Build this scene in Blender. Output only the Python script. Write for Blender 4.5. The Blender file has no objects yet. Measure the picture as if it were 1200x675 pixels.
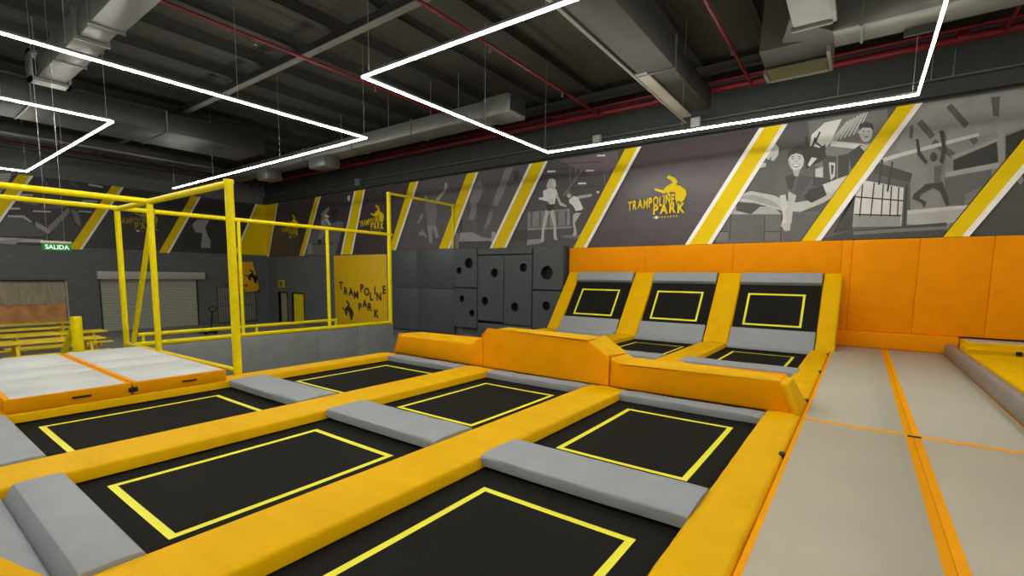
import bpy, bmesh, math, random
import numpy as np
from mathutils import Vector, Matrix
random.seed(7)
SC = bpy.context.scene
COL = SC.collection
# ------------------------------------------------------------------ camera
F, PPY = 558.271, 381.399
PI_, RO_, YA_ = map(math.radians, (5.8929, 0.6476, 36.0765))
H = 1.7
def _rot():
    cy, sy, cp, sp = math.cos(YA_), math.sin(YA_), math.cos(PI_), math.sin(PI_)
    f = np.array([-sy*cp, cy*cp, -sp]); r = np.array([cy, sy, 0.]); u = np.cross(r, f)
    cr, sr = math.cos(RO_), math.sin(RO_)
    return cr*r+sr*u, -sr*r+cr*u, f
CR, CU, CF = _rot()
def at(px, py, **k):
    """point where the sight line through a pixel of the 1200x675 photo meets a real plane x=, y= or z="""
    d = CF+(px-600)/F*CR+(PPY-py)/F*CU
    (ax, v), = k.items(); i = 'xyz'.index(ax)
    o = np.array([0, 0, H]); p = o+d*(v-o[i])/d[i]
    return (float(p[0]), float(p[1]), float(p[2]))
cam = bpy.data.cameras.new('camera'); cob = bpy.data.objects.new('camera', cam); COL.objects.link(cob)
cam.sensor_width = 36; cam.lens = F/1200*36; cam.shift_y = (PPY-337.5)/1200; cam.clip_end = 200; cam.clip_start = .02
cob.matrix_world = Matrix(((CR[0], CU[0], -CF[0], 0), (CR[1], CU[1], -CF[1], 0), (CR[2], CU[2], -CF[2], H), (0, 0, 0, 1)))
SC.camera = cob
SC.view_settings.view_transform = 'Standard'; SC.view_settings.look = 'None'; SC.view_settings.exposure = 0; SC.view_settings.gamma = 1
# ------------------------------------------------------------------ materials
def lin(c): return tuple((x/255/12.92 if x <= 10.3 else ((x/255+.055)/1.055)**2.4) for x in c)+(1,)
MATS = {}
def mat(name, rgb, rough=.6, bump=0., bscale=20., metal=0., var=0., emit=0, stretch=(1, 1, 1), spec=.5, vscale=3.):
    if name in MATS: return MATS[name]
    m = bpy.data.materials.new(name); m.use_nodes = True; nt = m.node_tree; b = nt.nodes['Principled BSDF']
    c = lin(rgb); b.inputs['Base Color'].default_value = c
    b.inputs['Roughness'].default_value = rough; b.inputs['Metallic'].default_value = metal
    b.inputs['Specular IOR Level'].default_value = spec
    g = nt.nodes.new('ShaderNodeNewGeometry'); mp = nt.nodes.new('ShaderNodeMapping'); mp.inputs['Scale'].default_value = stretch
    nt.links.new(g.outputs['Position'], mp.inputs['Vector'])
    if bump:
        n = nt.nodes.new('ShaderNodeTexNoise'); n.inputs['Scale'].default_value = bscale; n.inputs['Detail'].default_value = 4
        nt.links.new(mp.outputs[0], n.inputs['Vector'])
        bp = nt.nodes.new('ShaderNodeBump'); bp.inputs['Strength'].default_value = bump; bp.inputs['Distance'].default_value = .02
        nt.links.new(n.outputs['Fac'], bp.inputs['Height']); nt.links.new(bp.outputs[0], b.inputs['Normal'])
    if var:
        n = nt.nodes.new('ShaderNodeTexNoise'); n.inputs['Scale'].default_value = vscale; n.inputs['Detail'].default_value = 5
        nt.links.new(mp.outputs[0], n.inputs['Vector'])
        r = nt.nodes.new('ShaderNodeValToRGB')
        r.color_ramp.elements[0].position = .3; r.color_ramp.elements[1].position = .7
        r.color_ramp.elements[0].color = tuple(x*(1-var) for x in c[:3])+(1,); r.color_ramp.elements[1].color = tuple(min(1, x*(1+var)) for x in c[:3])+(1,)
        nt.links.new(n.outputs['Fac'], r.inputs[0]); nt.links.new(r.outputs[0], b.inputs['Base Color'])
    if emit:
        b.inputs['Emission Color'].default_value = c; b.inputs['Emission Strength'].default_value = emit
    MATS[name] = m; return m
YEL = mat('yellow_vinyl', (231, 178, 0), .6, .22, 5, var=.05, spec=.08)
YELS = mat('yellow_vinyl_rail', (231, 178, 0), .6, .4, 7, var=.05, stretch=(.4, 1.8, 1), spec=.08)
ORA = mat('orange_vinyl', (243, 150, 0), .6, .12, 4, var=.04, spec=.08)
ORB = mat('amber_orange_vinyl', (252, 168, 0), .6, .12, 4, var=.04, spec=.08)
TRIM = mat('amber_mat_band', (240, 160, 0), .6, var=.04, spec=.08)
GRY = mat('grey_vinyl', (152, 157, 162), .6, .3, 7, var=.04, spec=.15)
DGR = mat('charcoal_vinyl', (74, 80, 84), .45, .12, 5, var=.06)
MGR = mat('mid_grey_vinyl', (130, 134, 134), .5, .1, 5, var=.05)
BED = mat('black_jump_mesh', (33, 32, 29), .85, .15, 160, var=.1, vscale=1.2, spec=.06)
TAPE = mat('yellow_tape', (238, 232, 30), .5)
BLK = mat('black_rubber', (16, 16, 16), .7)
PIPE = mat('yellow_painted_steel', (248, 226, 4), .45, .08, 30, var=.06, vscale=12, spec=.2)
WHT = mat('white_print', (252, 252, 248), .5)
AIR = mat('grey_air_mat', (180, 174, 158), .6, .04, 60, var=.04, vscale=1.5, spec=.2)
AIRL = mat('pale_grey_air_mat', (205, 208, 208), .5, .04, 60, var=.05, vscale=2)
STR = mat('yellow_print', (240, 208, 0), .5, var=.03, spec=.15)
DUCT = mat('dark_painted_duct', (36, 36, 34), .6, .1, 4, var=.12, metal=.0)
DUCTB = mat('galvanised_duct', (92, 93, 90), .42, .1, 4, var=.12, metal=.2)
ROOF = mat('dark_roof_sheet', (40, 39, 36), .8, .15, 3, var=.2, spec=.1)
BEAM = mat('dark_painted_steel', (48, 48, 45), .7, var=.1, spec=.2)
FLG = mat('grey_steel_flange', (88, 87, 82), .5)
REDP = mat('red_fire_pipe', (92, 11, 22), .45, var=.1, spec=.3)
LED = mat('led_diffuser', (255, 252, 240), .5, emit=91)
HOUS = mat('led_housing', (60, 60, 60), .5)
CONC = mat('grey_concrete', (138, 137, 134), .6, .2, 8, var=.12)
WALLU = mat('dark_upper_wall', (48, 51, 50), .7, .1, 6, var=.1)
WIRE = mat('steel_wire', (150, 150, 150), .4, metal=.5)

def brickmat(name, rgb, mort, axis):
    m = bpy.data.materials.new(name); m.use_nodes = True; nt = m.node_tree; b = nt.nodes['Principled BSDF']
    b.inputs['Roughness'].default_value = .65
    g = nt.nodes.new('ShaderNodeNewGeometry'); s = nt.nodes.new('ShaderNodeSeparateXYZ'); c = nt.nodes.new('ShaderNodeCombineXYZ')
    nt.links.new(g.outputs['Position'], s.inputs[0]); nt.links.new(s.outputs[axis], c.inputs[0]); nt.links.new(s.outputs[2], c.inputs[1])
    t = nt.nodes.new('ShaderNodeTexBrick'); t.inputs['Scale'].default_value = 1
    t.inputs['Brick Width'].default_value = .4; t.inputs['Row Height'].default_value = .2; t.inputs['Mortar Size'].default_value = .012
    t.inputs['Color1'].default_value = lin(rgb); t.inputs['Color2'].default_value = lin(tuple(x*.94 for x in rgb)); t.inputs['Mortar'].default_value = lin(mort)
    nt.links.new(c.outputs[0], t.inputs['Vector']); nt.links.new(t.outputs['Color'], b.inputs['Base Color'])
    bp = nt.nodes.new('ShaderNodeBump'); bp.invert = True; bp.inputs['Strength'].default_value = .6; bp.inputs['Distance'].default_value = .01
    nt.links.new(t.outputs['Fac'], bp.inputs['Height']); nt.links.new(bp.outputs[0], b.inputs['Normal'])
    return m
BRX = brickmat('painted_block_wall_back', (106, 110, 113), (94, 97, 100), 0)
BRY = brickmat('painted_block_wall_left', (100, 103, 106), (90, 93, 95), 1)
def ribmat(name, rgb, axis, per, dist=.02):
    m = bpy.data.materials.new(name); m.use_nodes = True; nt = m.node_tree; b = nt.nodes['Principled BSDF']
    b.inputs['Roughness'].default_value = .7; b.inputs['Specular IOR Level'].default_value = .1; b.inputs['Base Color'].default_value = lin(rgb)
    g = nt.nodes.new('ShaderNodeNewGeometry'); s = nt.nodes.new('ShaderNodeSeparateXYZ'); nt.links.new(g.outputs['Position'], s.inputs[0])
    mu = nt.nodes.new('ShaderNodeMath'); mu.operation = 'MULTIPLY'; mu.inputs[1].default_value = 2*math.pi/per
    si = nt.nodes.new('ShaderNodeMath'); si.operation = 'SINE'
    nt.links.new(s.outputs[axis], mu.inputs[0]); nt.links.new(mu.outputs[0], si.inputs[0])
    bp = nt.nodes.new('ShaderNodeBump'); bp.inputs['Strength'].default_value = 1; bp.inputs['Distance'].default_value = dist
    nt.links.new(si.outputs[0], bp.inputs['Height']); nt.links.new(bp.outputs[0], b.inputs['Normal'])
    return m
SHUT = ribmat('roller_slats', (172, 172, 162), 2, .12, .01)
ROOFR = ribmat('ribbed_dark_roof', (62, 62, 58), 0, .3, .006)
# ------------------------------------------------------------------ mesh helpers
def tagp(o, label=None, cat=None, group=None, kind=None):
    if label: o['label'] = label
    if cat: o['category'] = cat
    if group: o['group'] = group
    if kind: o['kind'] = kind
    return o
def empty(name, loc, label=None, cat=None, group=None):
    o = bpy.data.objects.new(name, None); COL.objects.link(o); o.location = loc; o.empty_display_size = .1
    return tagp(o, label, cat, group)
class MB:
    def __init__(s): s.v = []; s.f = []; s.mi = []; s.mats = []; s.sm = []
    def m(s, mt):
        if mt not in s.mats: s.mats.append(mt)
        return s.mats.index(mt)
    def add(s, vs, fs, mt, smooth=False):
        n = len(s.v); s.v += [tuple(v) for v in vs]; k = s.m(mt)
        for f in fs: s.f.append([n+i for i in f]); s.mi.append(k); s.sm.append(smooth)
    def box(s, x0, x1, y0, y1, z0, z1, mt):
        s.add([(x0, y0, z0), (x1, y0, z0), (x1, y1, z0), (x0, y1, z0), (x0, y0, z1), (x1, y0, z1), (x1, y1, z1), (x0, y1, z1)],
              [(0, 3, 2, 1), (4, 5, 6, 7), (0, 1, 5, 4), (1, 2, 6, 5), (2, 3, 7, 6), (3, 0, 4, 7)], mt)
    def hexa(s, bot, top, mt):      # two matching quads
        s.add(list(bot)+list(top), [(3, 2, 1, 0), (4, 5, 6, 7), (0, 1, 5, 4), (1, 2, 6, 5), (2, 3, 7, 6), (3, 0, 4, 7)], mt)
    def tube(s, p, q, r, mt, n=12, r2=None):
        p = Vector(p); q = Vector(q); d = (q-p).normalized(); a = d.orthogonal().normalized(); b = d.cross(a)
        r2 = r if r2 is None else r2
        vs = [p+(a*math.cos(t)+b*math.sin(t))*r for t in [2*math.pi*i/n for i in range(n)]]+[q+(a*math.cos(t)+b*math.sin(t))*r2 for t in [2*math.pi*i/n for i in range(n)]]
        s.add(vs, [(i, (i+1) % n, n+(i+1) % n, n+i) for i in range(n)], mt, True)
        s.add(vs, [tuple(range(n-1, -1, -1)), tuple(range(n, 2*n))], mt)
    def prism(s, poly, axis, a0, a1, mt):   # poly in the two other axes, extruded along axis
        def P(u, w, t): return {'x': (t, u, w), 'y': (u, t, w), 'z': (u, w, t)}[axis]
        n = len(poly)
        vs = [P(u, w, a0) for u, w in poly]+[P(u, w, a1) for u, w in poly]
        s.add(vs, [tuple(range(n)), tuple(range(2*n-1, n-1, -1))]+[(i, n+i, n+(i+1) % n, (i+1) % n) for i in range(n)], mt)
    def build(s, name, parent=None, bevel=0, seg=2, loc=None, world=False):
        me = bpy.data.meshes.new(name); me.from_pydata(s.v, [], s.f)
        for mt in s.mats: me.materials.append(mt)
        for i, p in enumerate(me.polygons): p.material_index = s.mi[i]; p.use_smooth = s.sm[i]
        bm = bmesh.new(); bm.from_mesh(me)
        bmesh.ops.recalc_face_normals(bm, faces=bm.faces)
        if bevel:
            bmesh.ops.remove_doubles(bm, verts=bm.verts, dist=1e-5)
            es = [e for e in bm.edges if len(e.link_faces) == 2 and e.calc_face_angle(0) > .3]
            bmesh.ops.bevel(bm, geom=es, offset=bevel, segments=seg, affect='EDGES', profile=.5, clamp_overlap=True)
            for f in bm.faces: f.smooth = True
        bm.to_mesh(me); bm.free()
        if parent is not None:      # the vertices are given in world space: bring them into the parent's space
            w_, p_ = Vector((0, 0, 0)), parent
            while p_ is not None: w_ += p_.location; p_ = p_.parent
            me.transform(Matrix.Translation(-w_))
        elif loc is not None:
            me.transform(Matrix.Translation(-Vector(loc)))
        if bevel:
            try: me.set_sharp_from_angle(angle=math.radians(50))
            except Exception: pass
        o = bpy.data.objects.new(name, me); COL.objects.link(o)
        if parent is not None: o.parent = parent
        elif loc is not None: o.location = loc
        return o
def struct(mb, name): return tagp(mb.build(name), kind='structure')

# ------------------------------------------------------------------ room
WY, WX, FZ, CZ = 14.2, -28.0, -1.05, 7.35
RX, RY = 8.0, -9.0
m = MB(); m.box(WX-.3, RX+.3, RY-.3, WY+.3, FZ-.2, FZ, CONC); struct(m, 'floor')
m = MB(); m.box(WX-.3, RX+.3, RY-.3, WY+.3, CZ, CZ+.2, ROOFR); struct(m, 'ceiling')
# back wall: blocks below, dark sheet above the banner; real door openings
m = MB()
d1 = (-26.9, -26.0); d2 = (-25.45, -24.3); dt = .62
m.box(WX, d1[0], WY, WY+.3, FZ, dt, BRX); m.box(d1[1], d2[0], WY, WY+.3, FZ, dt, BRX); m.box(d2[1], RX, WY, WY+.3, FZ, dt, BRX)
m.box(WX, RX, WY, WY+.3, dt, 5.62, BRX); m.box(WX-.3, RX+.3, WY-.0, WY+.3, 5.62, CZ, WALLU)
m.box(WX, d2[1]+.3, WY+.9, WY+1.0, FZ, dt+.2, WALLU)
struct(m, 'wall_back')
m = MB()
w = (3.0, 5.4, -.52, 1.33)  # opening in left wall (y0,y1,z0,z1)
sh = (6.48, 10.5, FZ, 1.36)
m.box(WX-.3, WX, RY, w[0]-2, FZ, CZ, BRY); m.box(WX-.3, WX, w[0]-2, w[1], FZ, w[2], BRY); m.box(WX-.3, WX, w[0]-2, w[1], w[3], CZ, BRY)
m.box(WX-.3, WX, w[1], sh[0], FZ, CZ, BRY); m.box(WX-.3, WX, sh[0], sh[1], sh[3], CZ, BRY); m.box(WX-.3, WX, sh[1], WY, FZ, CZ, BRY)
struct(m, 'wall_left')
m = MB(); m.box(RX, RX+.3, RY, WY, FZ, CZ, WALLU); struct(m, 'wall_right')
m = MB(); m.box(WX, RX, RY-.3, RY, FZ, CZ, WALLU); struct(m, 'wall_front')
# doors
def door(n, x0, x1, mt, swing):
    e = empty('door_%d' % n, (x0, WY, FZ)); e['kind'] = 'structure'
    a = MB(); a.box(x0-.05, x0, WY-.03, WY+.2, FZ, dt, BEAM); a.box(x1, x1+.05, WY-.03, WY+.2, FZ, dt, BEAM); a.box(x0-.05, x1+.05, WY-.03, WY+.2, dt, dt+.06, BEAM)
    a.build('door_frame', e)
    b = MB(); b.box(*swing, WY+.04, WY+.09, FZ+.02, dt-.02, mt); leaf = b.build('door_leaf', e)
    h = MB(); h.tube((swing[1]-.12, WY+.04, -.05), (swing[1]-.12, WY-.02, -.05), .015, WIRE); h.tube((swing[1]-.12, WY-.02, -.05), (swing[1]-.24, WY-.02, -.05), .012, WIRE)
    h.build('door_handle', leaf)
door(1, d1[0], d1[1], mat('pale_door_paint', (165, 158, 128), .5), (-26.75, -26.02))
door(2, d2[0], d2[1], mat('yellow_door_paint', (245, 225, 10), .5), (-25.4, -24.33))
# window 1: sheeted opening in left wall
e = empty('window_1', (WX, w[0], w[2])); e['kind'] = 'structure'
a = MB(); fr = mat('pale_frame_paint', (170, 165, 150), .5)
a.box(WX-.2, WX+.06, w[0]-2, w[1]+.0, w[2]-.08, w[2], fr); a.box(WX-.2, WX+.05, w[1]-.06, w[1], w[2], w[3], fr); a.box(WX-.2, WX+.05, w[0]-2, w[1], w[3]-.05, w[3], BEAM); a.box(WX-.2, WX+.05, w[0]-2, w[0]-1.94, w[2], w[3], fr)
a.build('window_frame', e)
a = MB(); gm = mat('grey_plastic_sheet', (158, 148, 126), .6, .6, 4, var=.2, stretch=(1, 3, .7)); 
for i in range(12):
    y0 = 1.06+i*4.28/12; y1 = y0+4.28/12; dx = .02*math.sin(i*2.1); dx2 = .02*math.sin(i*2.1+2.1)
    a.add([(WX-.08+dx, y0, .28), (WX-.08+dx2, y1, .28), (WX-.1+dx2, y1, w[3]-.05), (WX-.1+dx, y0, w[3]-.05)], [(0, 1, 2, 3)], gm, True)
a.build('plastic_sheet', e)
a = MB(); a.box(WX-.14, WX-.11, 1.06, w[1]-.06, w[2], .33, mat('brown_board', (205, 145, 92), .7, .5, 5, var=.25)); a.build('brown_board', e)
# roller shutter on left wall
e = empty('roller_shutter', (WX, sh[0], FZ), 'pale grey slatted roller shutter closed in the dark left wall', 'roller shutter')
a = MB(); a.box(WX-.12, WX-.06, sh[0]+.03, sh[1]-.03, FZ+.12, 1.4, SHUT); a.build('slat_curtain', e)
a = MB(); a.box(WX+.005, WX+.3, sh[0]-.08, sh[1]+.25, 1.36, 1.72, mat('shutter_box', (178, 178, 170), .5)); a.build('shutter_box', e, .01)
a = MB(); a.box(WX-.13, WX-.05, sh[0]+.03, sh[1]-.03, FZ+.01, FZ+.14, fr); a.build('bottom_bar', e)
for y in (sh[0], sh[1]-.06):
    a = MB(); a.box(WX-.16, WX-.01, y, y+.06, FZ, 1.35, BEAM); a.build('guide_rail', e)
# mesh gate right of the shutter
e = empty('mesh_gate', (WX+.02, 11.4, FZ), 'pale metal bar gate standing against left wall near the far corner', 'gate')
a = MB()
for y in (11.35, 13.35): a.box(WX+.03, WX+.08, y, y+.05, FZ, .95, FLG)
for z in (FZ+.05, .9, -.1): a.box(WX+.03, WX+.07, 11.35, 13.4, z, z+.05, FLG)
a.build('gate_frame', e)
for i in range(16):
    a = MB(); y = 11.45+i*.122; a.box(WX+.04, WX+.06, y, y+.045, FZ+.08, .9, mat('pale_gate_bar', (150, 150, 140), .5)); a.build('bar', e)

# ------------------------------------------------------------------ printed banners
LOGO = [(500,165),(515,155),(560,175),(577,200),(568,224),(600,235),(635,262),(641,295),(625,330),(605,370),(572,373),(566,340),(556,300),(535,275),(520,285),(515,310),(520,330),(488,334),(470,312),(473,284),(412,263),(415,249),(475,264),(492,240),(524,222),(543,207),(531,192),(503,178)]
# logo in metres on the back wall, relative to the left foot of the first letter
_o = at(736, 247, y=14.15)
LOGO_M = []
for u, v in LOGO:
    p = at(700+u/6.136, 180+v/6.136, y=14.15); LOGO_M.append((p[0]-_o[0], p[2]-_o[2]))
def text_mesh(body, size, bold=.012):
    cu = bpy.data.curves.new('t', 'FONT'); cu.body = body; cu.size = size; cu.offset = bold; cu.resolution_u = 3
    o = bpy.data.objects.new('t', cu); COL.objects.link(o)
    me = bpy.data.meshes.new_from_object(o); bpy.data.objects.remove(o)
    vs = [tuple(v.co) for v in me.vertices]; fs = [tuple(p.vertices) for p in me.polygons]
    bpy.data.meshes.remove(me)
    xs = [v[0] for v in vs]; x0 = min(xs); y0 = min(v[1] for v in vs)
    return [(v[0]-x0, v[1]-y0) for v in vs], fs, max(xs)-x0
DKO = mat('lettering_outline', (60, 54, 58), .4)
def planar(wall, off):
    """maps (u along wall, z) to world; wall 'b' back (u=x) or 'l' left (u=y)"""
    if wall == 'b': return lambda u, z: (u, 14.17-off, z)
    return lambda u, z: (WX+.03+off, u, z)
def letters(mb, body, wall, u, z, size, mt, off, width=None, rot=0, sx=1, bold=.012):
    vs, fs, w_ = text_mesh(body, size, bold)
    k = (width/w_ if width else 1)*sx
    P = planar(wall, off); c, s = math.cos(rot), math.sin(rot)
    if wall == 'b':
        mb.add([P(u+x*k*c-y*s, z+x*k*s+y*c) for x, y in vs], fs, mt)
    else:
        mb.add([P(u+x*k*c-y*s, z+x*k*s+y*c) for x, y in vs], fs, mt)
def logo(parent, wall, u, z, k, mt, tm=None, off=.03):
    P = planar(wall, off)
    a = MB(); a.add([P(u+x*k, z+y*k) for x, y in LOGO_M], [tuple(range(len(LOGO_M)))], mt); a.build('horse_emblem', parent)
    a = MB()
    # bouncing capitals
    wd = at(790, 242, y=14.15)[0]-_o[0]; x1 = at(765.5, 251.5, y=14.15)
    def word(wd_, ux, uz, size, total, rise, drop):
        ws = [text_mesh(c_, size, .01*k)[2] for c_ in wd_]; gap = .16*size; f_ = total/(sum(ws)+gap*(len(ws)-1)); cx = ux
        for i, (c_, w_) in enumerate(zip(wd_, ws)):
            zz = uz+rise*i+drop*((i*7) % 3-1)
            letters(a, c_, wall, cx-.02*k, zz-.02*k, size*1.06, DKO, off+.002, sx=f_*1.05, bold=.04*k); letters(a, c_, wall, cx, zz, size, tm or mt, off+.004, sx=f_, bold=.012*k)
            cx += (w_+gap)*f_
    word('TRAMPOLINE', u, z, .38*k, k*wd, .012*k, .012*k)
    word('PARK', u+k*(x1[0]-_o[0]), z+k*(x1[2]-_o[2]), .38*k, k*.92, .0, .01*k)
    a.build('lettering', parent)
    a = MB(); p = at(766, 255, y=14.15)
    for i in range(9):
        uu = u+k*(p[0]-_o[0]+.085*i); zz = z+k*(p[2]-_o[2]); r = .05*k if i == 1 else .022*k
        a.add([P(uu+r*math.cos(t), zz+r*math.sin(t)) for t in [j*math.pi/4 for j in range(8)]], [tuple(range(8))], WHT if i == 1 else (tm or mt))
    a.build('tiny_print', parent)
GREY = {}
def g(v, tint=0):
    k = (v, tint)
    if k not in GREY: GREY[k] = mat('print_grey_%d_%d' % k, (v+tint*.6, v, v+tint*.4), .5, var=.08, vscale=4)
    return GREY[k]
ZB, ZT = 2.66, 5.6
def ell(cx, cy, rx, ry, n=14): return [(cx+rx*math.cos(2*math.pi*i/n), cy+ry*math.sin(2*math.pi*i/n)) for i in range(n)]
def rot_line(x0, y0, x1, y1, w_):
    dx, dy = x1-x0, y1-y0; L = math.hypot(dx, dy); nx, ny = -dy/L*w_/2, dx/L*w_/2
    return [(x0+nx, y0+ny), (x1+nx, y1+ny), (x1-nx, y1-ny), (x0-nx, y0-ny)]
class Print:
    """a printed sheet lying on the wall; shapes are clipped to the sheet's outline"""
    def __init__(s, wall, tf, quad, base):
        s.wall = wall; s.tf = tf; s.q = quad; s.mb = MB(); s.n = 0
        P = planar(wall, .004); s.mb.add([P(*c) for c in quad], [(0, 1, 2, 3)], base)
    def clip(s, poly):
        q = s.q; area = sum(q[i][0]*q[(i+1) % 4][1]-q[(i+1) % 4][0]*q[i][1] for i in range(4)); sg = 1 if area > 0 else -1
        for i in range(4):
            ax, ay = q[i]; bx, by = q[(i+1) % 4]; out = []
            def side(p): return sg*((bx-ax)*(p[1]-ay)-(by-ay)*(p[0]-ax))
            for j in range(len(poly)):
                p, r = poly[j], poly[(j+1) % len(poly)]; sp, sr = side(p), side(r)
                if sp >= 0: out.append(p)
                if (sp >= 0) != (sr >= 0):
                    t = sp/(sp-sr); out.append((p[0]+t*(r[0]-p[0]), p[1]+t*(r[1]-p[1])))
            poly = out
            if len(poly) < 3: return None
        return poly
    def shape(s, pts, mt):
        ps = []
        for u, v in pts:
            x, y = s.tf(u, v); p = at(x, y, y=14.15) if s.wall == 'b' else at(x, y, x=WX+.03)
            ps.append((p[0] if s.wall == 'b' else p[1], p[2]))
        # convex pieces clip cleanly; triangulate first
        from mathutils.geometry import tessellate_polygon
        tr = tessellate_polygon([[Vector((a_, b_, 0)) for a_, b_ in ps]])
        s.n += 1; P = planar(s.wall, .004+.0006*s.n)
        for t in tr:
            c = s.clip([ps[i] for i in t])
            if c: s.mb.add([P(*x) for x in c], [tuple(range(len(c)))], mt)
    def build(s, parent): return s.mb.build('printed_photo', parent)
def tfs(x0, y0, k): return lambda u, v: (x0+u/k, y0+v/k)
BB = empty('wall_banner', (-10, 14.17, ZB), 'long printed banner on back wall with yellow slanted stripes and black and white jumpers', 'banner')
BL_ = empty('wall_banner', (WX+.03, 6, ZB), 'printed banner with yellow slanted stripes high on the left wall', 'banner')
# stripe: (bottom u0,u1, top u0,u1, white left?, white right?)
SB = [(-24.5, -24.12, -22.78, -22.4, 0, 1), (-20.65, -19.95, -19.45, -18.85, 1, 1), (-17.2, -16.85, -15.72, -15.3, 0, 1), (-14.1, -13.6, -12.5, -12.05, 0, 1), (-11.3, -10.75, -9.5, -8.98, 1, 1), (-7.8, -7.42, -6.1, -5.7, 0, 1), (-4.05, -3.56, -2.3, -1.89, 1, 1), (-1.3, -1.0, .38, .7, 0, 1), (1.38, 1.68, 3.02, 3.35, 0, 1), (4.4, 4.75, 6.1, 6.45, 0, 1)]
base_b = mat('banner_charcoal_print', (74, 63, 68), .35, var=.06, vscale=1.2)
m = MB(); m.box(WX+.01, RX-.01, 14.169, 14.195, ZB, ZT, base_b)
m.build('backing', BB)
m = MB(); m.box(WX+.005, WX+.03, -6, WY-.01, ZB+.08, ZT, mat('banner_dark_print', (56, 56, 58), .45, var=.08)); m.build('backing', BL_)
def stripe(parent, wall, s_, off=.05):
    b0, b1, t0, t1, wl, wr = s_; P = planar(wall, off); wd = .12 if wall == 'b' else .09
    a = MB()
    a.add([P(b0, ZB), P(b1, ZB), P(t1, ZT), P(t0, ZT)], [(0, 1, 2, 3)], STR)
    if wl: a.add([P(b0-wd, ZB), P(b0, ZB), P(t0, ZT), P(t0-wd, ZT)], [(0, 1, 2, 3)], WHT)
    if wr: a.add([P(b1, ZB), P(b1+wd, ZB), P(t1+wd, ZT), P(t1, ZT)], [(0, 1, 2, 3)], WHT)
    a.build('stripe', parent)
for s_ in SB: stripe(BB, 'b', s_)
SL = [(3.5, 3.85, 4.75-.35, 4.75, 0, 1), (5.55, 5.9, 7.2, 7.55, 0, 1), (8.85, 9.2, 10.4, 10.75, 0, 1)]
SL[0] = (2.55, 2.95, 4.2, 4.55, 0, 1)
for s_ in SL: stripe(BL_, 'l', s_, .03)
# yellow corner piece wraps both walls
P = planar('l', .03); a = MB(); a.add([P(12.45, ZB+.08), P(WY-.05, ZB+.08), P(WY-.05, ZT), P(13.7, ZT)], [(0, 1, 2, 3)], STR); a.add([P(12.36, ZB+.08), P(12.45, ZB+.08), P(13.7, ZT), P(13.61, ZT)], [(0, 1, 2, 3)], WHT); a.build('stripe', BL_)
P = planar('b', .03); a = MB(); a.add([P(WX+.06, ZB), P(-27.85, ZB), P(-26.6, ZT), P(WX+.06, ZT)], [(0, 1, 2, 3)], STR); a.add([P(-27.85, ZB), P(-27.72, ZB), P(-26.47, ZT), P(-26.6, ZT)], [(0, 1, 2, 3)], WHT); a.build('stripe', BB)
def quad(i, wall='b'):      # area between stripe i and i+1
    S = SB if wall == 'b' else SL; A, B = S[i], S[i+1]
    return [(A[1]+.02, ZB+.01), (B[0]-.02, ZB+.01), (B[2]-.02, ZT-.01), (A[3]+.02, ZT-.01)]
# --- right-most panel
q = [(1.7, ZB+.01), (4.4, ZB+.01), (6.1, ZT-.01), (3.4, ZT-.01)]
p = Print('b', tfs(960, 110, 3.75), q, g(62)); p.shape([(700, 520), (900, 330), (900, 620), (680, 620)], g(74)); p.shape([(870, 380), (890, 350), (900, 380), (885, 400)], g(140)); p.build(BB)
# --- jumping man in hall
p = Print('b', tfs(960, 110, 3.75), quad(7), g(138))
S = p.shape
S([(430, 60), (900, -20), (900, 140), (600, 210), (400, 260), (330, 250)], g(150))
for x0, y0, x1, y1 in ((570, 50, 650, 140), (440, 120, 500, 190), (670, 190, 690, 215), (500, 210, 590, 270)): S(rot_line(x0, y0, x1, y1, 30), g(92))
S([(755, 15), (795, 10), (790, 100), (765, 95)], g(96)); S([(400, 140), (415, 135), (410, 200), (395, 190)], g(96))
S([(270, 285), (350, 260), (700, 170), (705, 185), (360, 275), (280, 300)], g(205))
S([(590, 290), (780, 210), (788, 300), (590, 338)], g(52)); S([(575, 275), (790, 190), (790, 205), (600, 280)], g(160)); S([(555, 345), (790, 300), (792, 325), (555, 365)], g(165))
S([(820, 185), (960, 130), (960, 240), (820, 290)], g(48)); S([(785, 160), (815, 165), (815, 320), (788, 320)], g(155)); S([(815, 150), (960, 100), (960, 120), (815, 175)], g(150))
S([(550, 370), (760, 330), (750, 420), (640, 490), (560, 490)], g(98)); S([(640, 440), (740, 400), (700, 480), (640, 490)], g(120))
S([(0, 640), (240, 340), (300, 350), (400, 380), (400, 600)], g(92)); S([(60, 610), (200, 385), (175, 400), (145, 600)], g(66))
S([(250, 300), (410, 350), (400, 390), (240, 350)], g(70))
S([(165, 385), (200, 380), (372, 412), (360, 582), (145, 585)], g(215)); S([(150, 535), (358, 530), (358, 582), (145, 585)], g(150))
for x0, y0, x1, y1 in ((192, 385, 178, 540), (242, 390, 226, 540), (282, 398, 272, 540), (318, 405, 310, 540), (350, 410, 344, 540), (158, 452, 370, 470), (152, 530, 362, 535)): S(rot_line(x0, y0, x1, y1, 6), g(50))
for x0, y0, x1, y1 in ((278, 290, 262, 400), (322, 300, 300, 430), (385, 400, 372, 590)): S(rot_line(x0, y0, x1, y1, 9), g(58))
S([(388, 512), (680, 486), (640, 560), (545, 572), (385, 575)], g(176)); S([(388, 512), (680, 486), (680, 500), (388, 530)], g(200))
S([(0, 640), (150, 600), (380, 580), (560, 565), (560, 640)], g(70)); S([(150, 605), (380, 590), (560, 582), (560, 595), (150, 620)], g(120))
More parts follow.
